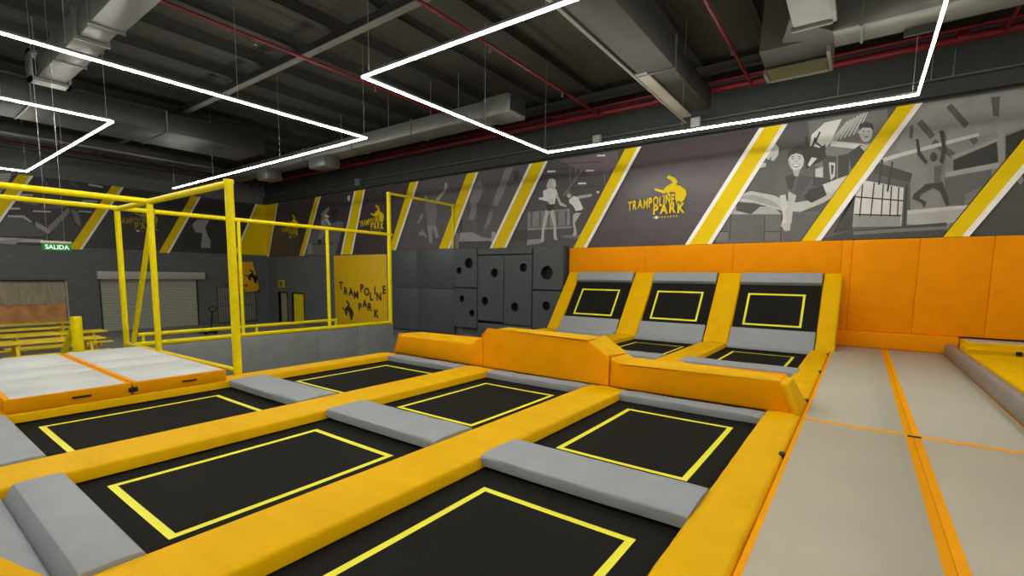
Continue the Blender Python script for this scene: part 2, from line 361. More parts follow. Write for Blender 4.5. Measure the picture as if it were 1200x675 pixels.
# man
for L in ([(424, 200), (436, 198), (446, 255), (478, 300), (468, 312), (432, 270)], [(528, 165), (546, 160), (552, 185), (556, 245), (545, 312), (528, 300), (540, 240), (535, 200)], [(470, 395), (540, 385), (565, 450), (572, 490), (556, 492), (532, 432), (500, 412), (445, 440), (440, 460), (472, 475), (462, 503), (448, 478), (408, 462), (416, 440)]): S(L, g(58))
S(ell(503, 278, 16, 21), g(62)); S([(466, 312), (490, 300), (520, 300), (545, 310), (533, 388), (470, 396)], g(136)); S([(505, 320), (540, 312), (533, 388), (505, 390)], g(96))
p.build(BB)
# --- splits jumper
p = Print('b', tfs(840, 140, 4.5), quad(6), g(88)); S = p.shape
S([(480, 0), (900, -60), (900, 340), (640, 320), (500, 230)], g(120))
S([(500, 80), (570, 15), (660, -5), (600, 120), (530, 190), (480, 190)], g(228)); S([(600, 110), (780, 130), (780, 160), (600, 140)], g(215))
for i in range(7): S(rot_line(600+i*24, 120-i*8, 690+i*18, 10-i*10, 9), g(196))
S([(640, 190), (700, 180), (695, 300), (638, 320)], g(52)); S([(560, 190), (632, 195), (630, 320), (560, 300)], g(70)); S([(520, 260), (560, 250), (560, 330), (520, 330)], g(205)); S([(490, 300), (600, 310), (600, 350), (480, 350)], g(60)); S([(590, 225), (625, 228), (622, 300), (600, 320)], g(205)); S([(602, 240), (618, 242), (612, 290), (604, 290)], g(50))
S([(0, 500), (700, 480), (700, 660), (0, 660)], g(104))
for x0, x1, y0, y1, v in ((80, 250, 510, 640, 100), (256, 340, 508, 588, 108), (256, 340, 595, 640, 112), (346, 600, 505, 640, 98), (0, 72, 508, 590, 96), (0, 60, 596, 640, 120)): S([(x0, y0), (x1, y0-8), (x1-8, y1), (x0-8, y1)], g(v))
for x0, y0, x1, y1 in ((76, 505, 66, 640), (253, 505, 250, 640), (343, 500, 336, 640), (0, 592, 62, 592), (255, 592, 340, 592)): S(rot_line(x0, y0, x1, y1, 5), g(60))
S([(60, 460), (300, 460), (340, 500), (60, 500)], g(176)); S([(110, 440), (240, 450), (180, 500), (100, 480)], g(70))
S([(90, 405), (180, 378), (300, 400), (345, 420), (400, 440), (470, 430), (540, 400), (620, 360), (720, 300), (730, 330), (655, 385), (560, 440), (440, 488), (340, 480), (200, 440), (95, 432)], g(192))
S([(120, 412), (190, 395), (300, 430), (340, 470), (200, 430)], g(160)); S([(555, 345), (700, 290), (720, 320), (610, 385), (565, 380)], g(214))
S([(455, 380), (560, 345), (580, 400), (500, 440), (465, 420)], g(48))
S([(298, 292), (335, 262), (372, 240), (395, 290), (470, 255), (512, 275), (505, 340), (470, 395), (430, 408), (395, 375), (372, 405), (318, 404), (312, 340)], g(92)); S([(360, 300), (395, 290), (420, 300), (395, 375), (372, 360)], g(52)); S([(430, 290), (505, 300), (495, 330), (440, 400), (410, 380)], g(74))
S([(372, 225), (376, 175), (400, 152), (440, 140), (470, 145), (500, 140), (540, 150), (575, 130), (572, 180), (560, 215), (500, 245), (470, 262), (462, 200), (440, 168), (400, 170), (380, 200)], g(44))
for x0, y0, x1, y1 in ((470, 90, 480, 150), (520, 95, 500, 160), (545, 65, 520, 120), (520, 120, 560, 150), (560, 140, 575, 200), (500, 200, 560, 215)): S(rot_line(x0, y0, x1, y1, 9), g(46))
S(ell(418, 218, 42, 54), g(206)); S([(374, 212), (378, 178), (400, 160), (440, 160), (462, 180), (464, 212), (448, 186), (420, 178), (392, 188)], g(52)); S(rot_line(392, 198, 408, 196, 4), g(80)); S(rot_line(428, 196, 444, 199, 4), g(80)); S(ell(400, 207, 6, 3), g(80)); S(ell(436, 208, 6, 3), g(80)); S([(396, 236), (442, 236), (432, 250), (420, 254), (406, 250)], g(120)); S([(401, 238), (437, 238), (428, 247), (410, 247)], g(236)); S([(414, 218), (423, 218), (427, 228), (411, 228)], g(176)); S([(376, 215), (384, 215), (396, 262), (384, 250)], g(168))
S([(400, 270), (440, 265), (430, 300), (410, 300)], g(180))
S([(332, 402), (362, 396), (378, 480), (392, 540), (388, 585), (360, 590), (338, 560), (350, 520)], g(205)); S([(378, 380), (420, 400), (402, 470), (395, 545), (372, 560), (362, 500), (376, 440)], g(190)); 
for i in range(4): S(rot_line(345+i*14, 548, 352+i*11, 588, 3), g(120))
S([(480, 240), (500, 200), (530, 205), (490, 250)], g(215))
# small logo mark and second youngster
S([(262, 205), (280, 150), (310, 130), (328, 150), (325, 190), (300, 220), (285, 215), (290, 190), (275, 215)], g(200)); S([(218, 248), (232, 225), (240, 232), (262, 230), (258, 250), (225, 258)], g(190))
p.tf = tfs(960, 110, 3.75)
S([(130, 260), (180, 225), (240, 230), (250, 300), (140, 330)], g(58)); S([(178, 232), (235, 215), (228, 245), (200, 255)], g(190)); S(ell(205, 170, 30, 42), g(205)); S([(174, 165), (178, 135), (205, 122), (236, 135), (238, 165), (225, 150), (190, 150)], g(60)); S(ell(196, 165, 4, 3), g(70)); S(ell(217, 165, 4, 3), g(70)); S(rot_line(200, 190, 216, 190, 4), g(90))
p.build(BB)
# --- two girls
p = Print('b', tfs(600, 180, 6.133), quad(4), g(76, 12)); S = p.shape
S([(300, 30), (760, -60), (760, 120), (560, 150), (450, 100)], g(100, 24))
for x0, y0, x1, y1, w_, v in ((150, 130, 420, 100, 8, 58), (200, 160, 420, 150, 8, 60), (500, 120, 370, 300, 14, 110), (460, 40, 455, 180, 12, 104), (420, 80, 410, 280, 8, 100), (530, 20, 520, 120, 10, 110), (420, 250, 660, 230, 6, 60), (660, 120, 668, 230, 10, 104), (380, 70, 640, 60, 6, 60)): S(rot_line(x0, y0, x1, y1, w_), g(v, 10))
for x, y in ((282, 128), (560, 122), (503, 214), (640, 14)): S([(x-28, y-6), (x+28, y-7), (x+30, y+5), (x-30, y+7)], g(232))
S(ell(617, 277, 10, 8), g(230))
S([(112, 420), (415, 395), (418, 515), (110, 530)], g(128, 6))
for i in range(5): S(rot_line(140+i*62, 415, 138+i*62, 525, 12), g(88, 6))
S([(110, 535), (430, 520), (430, 535), (110, 552)], g(140, 6)); S([(110, 620), (240, 610), (220, 640), (105, 660)], g(150)); S([(350, 590), (520, 580), (480, 610), (370, 605)], g(120)); S([(0, 560), (110, 540), (110, 620), (0, 640)], g(60, 8))
S(rot_line(404, 395, 404, 515, 8), g(150))
S([(265, 185), (290, 176), (312, 190), (318, 230), (305, 262), (262, 262), (246, 235)], g(196)); S(ell(300, 215, 15, 22), g(216))
S([(222, 268), (260, 250), (318, 256), (330, 292), (312, 330), (304, 372), (282, 385), (262, 345), (240, 340), (192, 328), (196, 316), (226, 314)], g(226)); S([(250, 330), (300, 320), (300, 375), (262, 352)], g(205))
S([(310, 295), (328, 290), (352, 350), (392, 372), (388, 384), (345, 372)], g(190)); S([(246, 368), (306, 362), (302, 408), (278, 424), (252, 405)], g(48))
S([(242, 405), (270, 415), (246, 500), (232, 560), (228, 636), (208, 632), (216, 540), (226, 480)], g(186)); S([(270, 415), (298, 402), (314, 480), (318, 545), (322, 610), (330, 622), (305, 618), (298, 590), (300, 520)], g(186))
S(ell(412, 302, 17, 16), g(190)); S([(395, 285), (400, 268), (436, 292), (432, 305)], g(120)); S([(410, 332), (445, 305), (475, 312), (492, 350), (512, 392), (500, 408), (462, 418), (440, 375), (412, 352)], g(228)); S([(470, 305), (570, 290), (580, 298), (566, 310), (480, 325)], g(180)); S([(455, 415), (505, 405), (495, 430), (458, 435)], g(50))
S([(440, 440), (458, 425), (498, 425), (470, 470), (452, 500), (466, 570), (458, 592), (436, 590), (446, 560), (438, 500)], g(186))
p.build(BB)
# --- mats and slide panel
p = Print('b', tfs(480, 180, 6.136), quad(3), g(84, 14)); S = p.shape
S([(610, 310), (690, 100), (745, 96), (680, 260), (630, 380), (600, 370)], g(124, 10)); S([(740, 130), (780, 120), (785, 180), (750, 190)], g(58, 10))
S([(430, 320), (470, 220), (500, 190), (530, 240), (500, 340), (460, 480), (420, 470), (440, 400)], g(120, 10)); S([(560, 430), (600, 400), (590, 470), (550, 545), (530, 530)], g(118, 10)); S([(480, 360), (560, 250), (590, 300), (560, 460), (520, 560), (480, 560)], g(74, 10)); S([(360, 570), (450, 566), (520, 600), (600, 612), (590, 640), (352, 640)], g(150, 8)); S([(355, 632), (600, 628), (590, 680), (340, 690)], g(66, 6)); S([(200, 660), (320, 570), (350, 570), (350, 690)], g(128, 8)); S([(365, 400), (378, 400), (378, 560), (360, 560)], g(46)); S([(590, 560), (620, 565), (600, 640), (585, 640)], g(165))
p.build(BB)
# --- leaping silhouette
p = Print('b', tfs(480, 180, 6.136), quad(2), g(84, 12)); S = p.shape
S([(108, 335), (125, 325), (190, 332), (196, 420), (186, 520), (130, 520), (112, 440)], g(112, 10)); S([(185, 330), (245, 262), (252, 210), (262, 205), (274, 240), (258, 262), (205, 345)], g(160, 8)); S(ell(115, 318, 12, 16), g(130)); S([(125, 515), (165, 515), (162, 600), (158, 645), (140, 640)], g(140, 8)); S([(162, 520), (190, 520), (208, 600), (188, 612), (175, 570)], g(140, 8)); S([(62, 575), (90, 545), (122, 590), (120, 608), (98, 585), (70, 590)], g(135, 8)); S([(80, 440), (95, 430), (98, 450), (60, 505), (50, 500)], g(130, 8))
p.build(BB)
# --- figure in white belt
p = Print('b', tfs(320, 210, 6.75), quad(0), g(62, 8)); S = p.shape
S([(270, 420), (520, 330), (560, 340), (480, 640), (250, 620)], g(112, 4)); S([(380, 270), (420, 230), (440, 215), (446, 240), (415, 280), (400, 330), (384, 310)], g(130, 10)); S([(405, 310), (425, 305), (460, 360), (440, 372)], g(200)); S([(405, 275), (440, 290), (438, 305), (412, 300)], g(225)); S([(380, 320), (410, 315), (430, 380), (380, 470), (352, 480), (372, 410)], g(150)); S([(352, 475), (380, 480), (376, 520), (355, 520)], g(40)); S([(275, 510), (310, 500), (310, 590), (270, 590)], g(150)); S([(450, 240), (520, 240), (500, 320), (460, 310)], g(44, 6)); S(ell(597, 150, 10, 22), g(225)); S([(300, 510), (480, 500), (480, 508), (300, 518)], g(60))
p.build(BB)
# logos on the back wall
logo(BB, 'b', _o[0], _o[2], 1.0, STR)
o2 = at(422, 266, y=14.15); logo(BB, 'b', o2[0], o2[2]-.0, 1.0, STR)
o3 = at(330, 273, y=14.15); logo(BB, 'b', o3[0], o3[2], 1.0, STR)
# left wall prints
def quadl(a0, a1, b0, b1): return [(a0, ZB+.1), (a1, ZB+.1), (b1, ZT-.01), (b0, ZT-.01)]
p = Print('l', tfs(0, 200, 6.75), quadl(2.98, 5.5, 4.6, 7.15), g(52, 4)); S = p.shape
S([(-40, 420), (60, 360), (180, 368), (280, 440), (370, 490), (340, 520), (-40, 515)], g(84)); S([(60, 352), (190, 355), (260, 410), (240, 408), (180, 372), (60, 366)], g(180)); S([(-40, 525), (340, 545), (340, 570), (-40, 560)], g(176)); S([(-40, 560), (180, 540), (120, 585), (-40, 575)], g(150)); S([(380, 440), (480, 350), (540, 290), (550, 330), (480, 410), (390, 500)], g(120)); S([(280, 400), (400, 470), (380, 500), (280, 440)], g(150)); S([(400, 500), (480, 400), (560, 380), (620, 480), (560, 560), (400, 560)], g(64)); S([(560, 300), (620, 330), (640, 440), (600, 420)], g(110))
for x0, y0, x1, y1, w_, v in ((130, 190, 260, 195, 14, 170), (40, 300, 160, 300, 14, 190), (260, 320, 400, 325, 12, 190), (180, 250, 300, 270, 12, 110), (620, 320, 740, 330, 12, 160), (650, 240, 770, 245, 16, 170), (680, 405, 700, 470, 10, 120), (60, 210, 230, 240, 30, 70), (330, 290, 520, 280, 30, 86), (700, 110, 810, 130, 14, 180), (340, 60, 380, 130, 20, 90), (560, 90, 620, 140, 24, 80)): S(rot_line(x0, y0, x1, y1, w_), g(v))
p.build(BL_)
p = Print('l', tfs(0, 200, 6.75), quadl(0.2, 2.5, 1.8, 4.1), g(90)); S = p.shape; S([(-30, 20), (90, 20), (60, 110), (-30, 110)], g(170)); S([(-30, 150), (40, 150), (0, 190), (-30, 190)], g(170)); p.build(BL_)
p = Print('l', tfs(110, 220, 6.13), quadl(9.3, 12.3, 10.9, 13.5), g(50)); S = p.shape
S([(705, 265), (740, 228), (828, 230), (800, 290), (820, 350), (840, 380), (835, 432), (770, 432), (775, 370), (780, 325), (730, 320)], g(150)); S([(640, 330), (700, 330), (770, 440), (650, 440)], g(42))
p.build(BL_)
o4 = at(133, 262, x=WX+.05); logo(BL_, 'l', o4[1], o4[2], 1.0, mat('dull_yellow_print', (170, 150, 40), .6))

# small wall signs
def letters_board(mb, pts, tf, size, mt, off):
    for ch, u, v in pts:
        x, y = tf(u, v); q_ = at(x, y, y=14.15); vs, fs, w_ = text_mesh(ch, size, .02)
        mb.add([(q_[0]-w_/2+a_, 14.15-off, q_[2]-size*.36+b_) for a_, b_ in vs], fs, mt)
e = empty('yellow_wall_sign', (-21.3, 14.15, -.85), 'large square yellow board with black bouncing letters and bucking horse on back wall', 'sign')
a = MB(); a.box(-21.35, -17.3, 14.12, 14.19, -.85, 2.62, mat('yellow_board', (236, 190, 10), .5, var=.05)); brd = a.build('board', e, .01)
a = MB(); DK = mat('dark_lettering', (52, 44, 30), .6)
letters_board(a, [('T', 678, 292), ('R', 703, 320), ('A', 730, 325), ('M', 757, 342), ('P', 788, 305), ('O', 813, 325), ('L', 838, 350), ('I', 856, 318), ('N', 877, 350), ('E', 905, 314), ('P', 778, 405), ('A', 803, 388), ('R', 830, 405), ('K', 865, 440)], tfs(250, 270, 4.5), .5, DK, .045); a.build('lettering', brd)
c0 = at(713, 0, y=14.15); a = MB(); q_ = at(250+676/4.5, 270+365/4.5, y=14.1)
xs = [x for x, y in LOGO_M]; ys = [y for x, y in LOGO_M]; kx = 1.0
a.add([(q_[0]+(x-min(xs))*kx, 14.108, q_[2]+(y-max(ys))*kx*1.1) for x, y in LOGO_M], [tuple(range(len(LOGO_M)))], DK); a.build('horse_emblem', brd)
e = empty('square_door_sign', (-26.8, 14.15, 1.0), 'small square yellow sign above the two doors on back wall', 'sign')
a = MB(); a.box(-26.85, -26.2, 14.15, 14.195, .92, 1.35, mat('olive_yellow_board', (205, 185, 20), .5)); a.build('board', e, .006)
a = MB(); a.box(-26.66, -26.4, 14.144, 14.15, 1.02, 1.25, mat('sign_print_dark', (110, 100, 20), .6)); a.build('symbol', e)
# poster with dark horse hanging on left wall near corner
e = empty('yellow_hanging_sign', (WX+.3, 12.7, .75), 'tilted yellow sign with a black horse on left wall above the bar gate', 'sign')
pw = [at(x, y, x=WX+.25) for x, y in ((272, 307), (296, 307), (304, 337), (302, 341), (272, 344))]
a = MB(); a.prism([(q[1], q[2]) for q in pw], 'x', WX+.2, WX+.25, mat('sign_amber', (232, 180, 10), .5)); a.build('board', e, .005)
a = MB(); k = .75; ox = at(287, 329, x=WX+.26)
a.add([(WX+.258, ox[1]+(x-min(xs))*k, ox[2]+(y-.1)*k*1.2-.1) for x, y in LOGO_M], [tuple(range(len(LOGO_M)))], BLK); a.build('horse_emblem', e)
a = MB(); 
for i, ch in enumerate('TRAMPOLINE'): letters(a, ch, 'l', ox[1]-1.05+i*.12, ox[2]-.35, .22, DK, .232, bold=.008)
for i, ch in enumerate('PARK'): letters(a, ch, 'l', ox[1]-.55+i*.14, ox[2]-.62, .22, DK, .232, bold=.008)
a.build('lettering', e)
for y in (pw[0][1]+.2, pw[2][1]-.3): a = MB(); a.tube((WX+.01, y, 1.6), (WX+.22, y, 1.6), .02, BEAM); a.build('bracket', e)

# exit sign hanging
SX = -14.0
e = empty('exit_sign', (SX, 2.4, 2.15), 'green hanging SALIDA exit sign on two wires left of the cage', 'exit sign')
a = MB(); a.box(SX-.03, SX+.03, 2.36, 2.82, 2.135, 2.285, mat('exit_green', (10, 120, 62), .4, emit=.35)); a.build('panel', e, .008)
a = MB(); a.box(SX-.04, SX+.04, 2.33, 2.83, 2.285, 2.34, mat('exit_housing', (190, 185, 175), .5)); a.build('housing', e, .01)
a = MB(); vs, fs, w_ = text_mesh('SALIDA', .13, .002); WL = mat('exit_letters', (215, 240, 220), .5, emit=.8)
a.add([(SX+.032, 2.4+x*.38/w_, 2.165+y) for x, y in vs], fs, WL); a.build('lettering', e)
for y in (2.45, 2.72): a = MB(); a.tube((SX, y, 2.34), (SX, y, CZ), .004, WIRE, 6); a.build('wire', e)

# ------------------------------------------------------------------ padded walls at the back
def pad_box(name, x0, x1, y0, y1, z0, z1, mt, label, cat='pad', group=None, bevel=.025):
    a = MB(); a.box(x0, x1, y0, y1, z0, z1, mt)
    return tagp(a.build(name, bevel=bevel, seg=3, loc=((x0+x1)/2, (y0+y1)/2, z0)), label, cat, group)
gp = 'orange pads along the back wall'
PT = 2.65
for x0, x1, l in ((-7.9, -5.31, 'orange wall pad above the leftmost slanted trampoline'), (-5.31, -2.85, 'orange wall pad above the middle slanted trampoline'), (-2.85, -.43, 'orange wall pad above the rightmost slanted trampoline')):
    pad_box('wall_pad', x0, x1, 14.03, 14.16, 1.84, PT, ORA, l, 'wall pad', gp)
pad_box('wall_pad', -.43, -.22, 14.03, 14.16, .5, PT, ORA, 'narrow upright orange strip pad right of the slanted trampolines', 'wall pad', gp)
for x0, x1, l in ((-.22, 1.0, 'tall orange wall pad above the left half of the grey track end'), (1.0, 2.19, 'tall orange wall pad above the right half of the grey track end'), (2.19, 3.4, 'tall orange wall pad at right picture edge behind the raised yellow platform')):
    pad_box('wall_pad', x0, x1, 14.03, 14.16, .5 if x0 < 2 else .5, PT, ORA, l, 'wall pad', gp)
pad_box('base_pad', -.4, 1.79, 13.88, 14.15, .12, .5, ORA, 'low orange base pad on the floor below the tall wall pads', 'pad')
gg = 'flat charcoal pads on the back wall'
for x0, x1 in ((-17.2, -15.24), (-15.24, -13.1)):
    for z0, z1 in ((FZ+.4, 1.15), (1.15, 2.78)):
        lr = 'left' if x0 < -16 else 'right'; ul = 'upper' if z0 > 0 else 'lower'
        pad_box('wall_pad', x0, x1, 14.03, 14.16, z0, z1, DGR, '%s %s flat charcoal wall pad between yellow board and holed climbing blocks' % (ul, lr), 'wall pad', gg)
# climbing blocks with holes
HY = 13.82
def holed_block(x0, x1, z0, z1, holes, label, y0=HY):
    bm = bmesh.new(); r = .05
    def ring(pts): 
        vs = [bm.verts.new(p) for p in pts]; return vs, [bm.edges.new((vs[i], vs[(i+1) % len(vs)])) for i in range(len(vs))]
    outl, oe = ring([(x0+.02, y0, z0+.02), (x1-.02, y0, z0+.02), (x1-.02, y0, z1-.02), (x0+.02, y0, z1-.02)])
    es = list(oe); hv = []
    for hx, hz, hr in holes:
        vs, ed = ring([(hx+hr*math.cos(t), y0, hz+hr*math.sin(t)) for t in [2*math.pi*i/24 for i in range(24)]]); es += ed; hv.append((vs, hr, hx, hz))
    bmesh.ops.triangle_fill(bm, use_beauty=True, use_dissolve=False, edges=es)
    # drop any triangles that ended up inside a hole
    for f in [f for f in bm.faces if any((f.calc_center_median().x-hx)**2+(f.calc_center_median().z-hz)**2 < (hr*.9)**2 for vs, hr, hx, hz in hv)]: bm.faces.remove(f)
    back = [bm.verts.new(p) for p in ((x0, y0+.03, z0), (x1, y0+.03, z0), (x1, y0+.03, z1), (x0, y0+.03, z1))]
    bk2 = [bm.verts.new(p) for p in ((x0, 14.16, z0), (x1, 14.16, z0), (x1, 14.16, z1), (x0, 14.16, z1))]
    for i in range(4):
        j = (i+1) % 4; bm.faces.new((outl[i], outl[j], back[j], back[i])); bm.faces.new((back[i], back[j], bk2[j], bk2[i]))
    for vs, hr, hx, hz in hv:
        b2 = [bm.verts.new((v.co.x, y0+.22, v.co.z)) for v in vs]
        for i in range(24):
            f = bm.faces.new((vs[i], vs[(i+1) % 24], b2[(i+1) % 24], b2[i])); f.material_index = 1
        f = bm.faces.new(b2); f.material_index = 1
    bmesh.ops.recalc_face_normals(bm, faces=bm.faces)
    me = bpy.data.meshes.new('climbing_block'); bm.to_mesh(me); bm.free(); me.materials.append(DGR); me.materials.append(BLK)
    me.transform(Matrix.Translation((-x0, -y0, -z0))); o = bpy.data.objects.new('climbing_block', me); COL.objects.link(o); o.location = (x0, y0, z0)
    return tagp(o, label, 'climbing block', 'charcoal holed climbing blocks')
holed_block(-12.93, -11.74, 1.25, 2.75, [(-12.64, 1.9, .13), (-12.14, 2.18, .2)], 'upper left climbing block with one small and one larger hole')
holed_block(-12.93, -11.74, -.3, 1.22, [(-12.49, .81, .13), (-11.98, .28, .13)], 'lower left climbing block with two small round holes')
holed_block(-11.72, -9.24, 2.48, 2.72, [], 'narrow charcoal cap block without holes across the two middle columns')
holed_block(-11.70, -10.48, .02, 2.46, [(-10.89, 1.82, .165), (-11.34, .77, .16)], 'tall second-column climbing block, upper hole to the right of the lower one')
holed_block(-10.46, -9.24, -.05, 2.46, [(-9.61, 2.01, .155), (-9.96, .61, .16)], 'tall third-column climbing block, its upper hole near the cap block')
holed_block(-9.20, -8.0, 1.25, 2.73, [(-8.62, 1.83, .235)], 'upper right climbing block with the single largest hole', HY-.02)
holed_block(-9.20, -8.0, -.3, 1.22, [(-8.62, .71, .155)], 'lower right climbing block with one medium hole beside the slanted yellow pad', HY-.02)
pad_box('base_pad', -11.7, -9.24, HY, 14.16, -.9, -.07, DGR, 'low charcoal base pad under the two tall climbing blocks', 'pad')

# ------------------------------------------------------------------ yellow and grey field pads, trampolines
def sweep_pad(name, x0, x1, ypts, mt, label, group, th=.1, seed=0, cat='pad', amp=.004):
    """padded rail running in y: ypts = [(y, ztop)], rounded section, slightly lumpy"""
    rnd = random.Random(seed); rows = []
    # densify
    pts = []
    for (ya, za), (yb, zb) in zip(ypts, ypts[1:]):
        n = max(1, int(math.hypot(yb-ya, zb-za)/.16))
        for i in range(n): t = i/n; pts.append((ya+(yb-ya)*t, za+(zb-za)*t))
    pts.append(ypts[-1])
    w_ = x1-x0; r = .022
    prof = [(-.018, -th), (-.004, -r), (.3*r, -.3*r), (r, 0)]+[(w_*k/6, .006*math.sin(math.pi*k/6)) for k in range(1, 6)]+[(w_-r, 0), (w_-.3*r, -.3*r), (w_+.004, -r), (w_+.018, -th)]
    vs = []; fs = []; n = len(prof)
    nrm = []
    for i, (y, z) in enumerate(pts):
        a_ = pts[max(0, i-1)]; b_ = pts[min(len(pts)-1, i+1)]; dy, dz = b_[0]-a_[0], b_[1]-a_[1]; L = math.hypot(dy, dz) or 1
        nrm.append((-dz/L, dy/L) if dy >= 0 else (dz/L, -dy/L))
    for i, (y, z) in enumerate(pts):
        ny, nz = nrm[i]; end = i in (0, len(pts)-1)
        for j, (u, h) in enumerate(prof):
            hh = h+(rnd.uniform(-amp, amp) if 3 < j < n-4 else 0); du = rnd.uniform(-amp, amp)*.6 if not end else 0
            if end and h > -.05: hh -= .012
            if h <= -th+1e-6: hh = -th
            vs.append((x0+u+du, y+ny*hh, z+nz*hh))
    for i in range(len(pts)-1):
        for j in range(n-1): fs.append((i*n+j, i*n+j+1, (i+1)*n+j+1, (i+1)*n+j))
        fs.append(((i)*n+n-1, i*n, (i+1)*n, (i+1)*n+n-1))
    fs.append(tuple(range(n))); fs.append(tuple((len(pts)-1)*n+j for j in range(n-1, -1, -1)))
    a = MB(); a.add(vs, fs, mt, True); o = a.build(name, loc=(x0, ypts[0][0], ypts[0][1]-th))
    o.data.set_sharp_from_angle(angle=math.radians(55))
    return tagp(o, label, cat, group)
TZ = .115
GY = 'yellow padded rails between the trampolines'
L_, S12, S23, R_ = (-7.86, -7.48), (-5.56, -4.97), (-3.17, -2.6), (-.82, -.47)
sweep_pad('rail_pad', *L_, [(.3, TZ), (6.35, TZ)], YELS, 'long yellow rail pad at left edge beneath the air mat and grey low wall', GY, seed=1)
sweep_pad('rail_pad', *S12, [(.42, TZ), (6.36, TZ)], YELS, 'long yellow rail pad between the left and middle trampoline columns', GY, seed=2)
sweep_pad('rail_pad', *S23, [(.5, TZ), (6.36, TZ)], YELS, 'widest-looking yellow rail pad between middle and right trampoline columns', GY, seed=3)
sweep_pad('rail_pad', *R_, [(.6, TZ+.005), (12.62, TZ+.005)], YEL, 'long yellow rail pad alongside the grey track with small black straps', GY, seed=4, amp=.006)
GY2 = 'yellow rail pads behind the orange barrier'
for (x0, x1), l, sd in ((L_, 'leftmost yellow rail pad behind the barrier', 5), (S12, 'yellow rail pad behind the barrier between left and middle slanted trampolines', 6), (S23, 'yellow rail pad behind the barrier between middle and right slanted trampolines', 7)):
    sweep_pad('rail_pad', x0, x1, [(7.05, TZ), (12.62, TZ)], YELS, l, GY2, seed=sd)
GS = 'sloping yellow pads beside the slanted trampolines'
SL0 = (12.63, .115); SL1 = (14.0, 1.86)
for (x0, x1), l, sd in ((L_, 'sloping yellow pad left of the leftmost slanted trampoline', 8), (S12, 'sloping yellow pad between leftmost and middle slanted trampolines', 9), (S23, 'sloping yellow pad between middle and rightmost slanted trampolines', 10), ((-.74, -.38), 'sloping yellow pad at right of the rightmost slanted trampoline', 11)):
    sweep_pad('slope_pad', x0, x1, [SL0, (12.82, .33), SL1], YEL, l, GS, seed=sd, th=.09)
# near mirrored slope (pads only where the corner of the photo shows them)
for (x0, x1), l, sd in ((S23, 'sloping yellow pad in the bottom left corner rising toward the viewer', 12),):
    sweep_pad('slope_pad', x0, x1, [(-.9, 1.86), (.38, .27), (.53, .115)], YEL, l, 'sloping yellow pads in the near corner', seed=sd, th=.09)

def grey_pad(x0, x1, y0, y1, z0, z1, label, group, seed=0, mt=GRY, sag=.005):
    rnd = random.Random(seed); a = MB(); nx, ny = 10, 5; r = .02
    def col(y):  # profile in y
        return [(y0+.01, z0), (y0, z1-r), (y0+.3*r, z1-.3*r), (y0+r, z1)]+[(y0+(y1-y0)*k/ny, z1+.01*math.sin(math.pi*k/ny)) for k in range(1, ny)]+[(y1-r, z1), (y1-.3*r, z1-.3*r), (y1, z1-r), (y1-.01, z0)]
    pr = col(0); n = len(pr); vs = []; fs = []
    for i in range(nx+1):
        t = i/nx; x = x0+(x1-x0)*t; end = i in (0, nx)
        for j, (y, z) in enumerate(pr): vs.append((x, y+rnd.uniform(-.003, .003), z+(rnd.uniform(-.004, .004) if z > z0+.02 else 0)-sag*math.sin(math.pi*t)-(.005 if end and z > z0+.03 else 0)))
    for i in range(nx):
        for j in range(n-1): fs.append((i*n+j, (i+1)*n+j, (i+1)*n+j+1, i*n+j+1))
        fs.append((i*n+n-1, (i+1)*n+n-1, (i+1)*n, i*n))
    fs.append(tuple(range(n))); fs.append(tuple(nx*n+j for j in range(n-1, -1, -1)))
    a.add(vs, fs, mt, True); o = a.build('cross_pad', loc=(x0, y0, z0)); o.data.set_sharp_from_angle(angle=math.radians(38))
    return tagp(o, label, 'pad', group)
GC = 'grey pads across the trampoline field'
cols = {'left': (-7.5, -5.54), 'middle': (-4.99, -3.15), 'right': (-2.62, -.80)}
for k, (c, (x0, x1)) in enumerate(cols.items()):
    e0 = {'left': (-7.42, -5.54), 'middle': (-4.95, -3.17), 'right': (-2.6, -.82)}[c]
    grey_pad(e0[0], e0[1], 3.12, 3.67, .035, .135, 'thick grey pad crossing the %s trampoline column halfway' % c, GC, 20+k)
    a = MB(); a.prism([(.50, .02), (.565, .135), (.72, .142), (.835, .135), (.855, .105), (.855, .03)], 'x', e0[0], e0[1], GRY)
    tagp(a.build('cross_pad', bevel=.006, seg=2, loc=(e0[0], .5, .02)), 'grey pad at the near end of the %s trampoline column' % c, 'pad', 'grey pads at the near end')
    grey_pad(e0[0]-(0 if c != 'left' else .05), e0[1], 6.08, 6.36, .01, .11, 'thin grey pad at foot of the orange barrier, %s column' % c, 'grey pads at the barrier foot', 40+k, sag=.003)
for c, x0, x1 in (('middle', -4.99, -3.15), ('right', -2.72, -.78)):
    grey_pad(x0, x1, 9.2, 9.76, .02, .14, 'grey pad behind the barrier in front of the %s slanted trampoline' % c, 'grey pads before the slanted trampolines', 50+(c == 'right'))
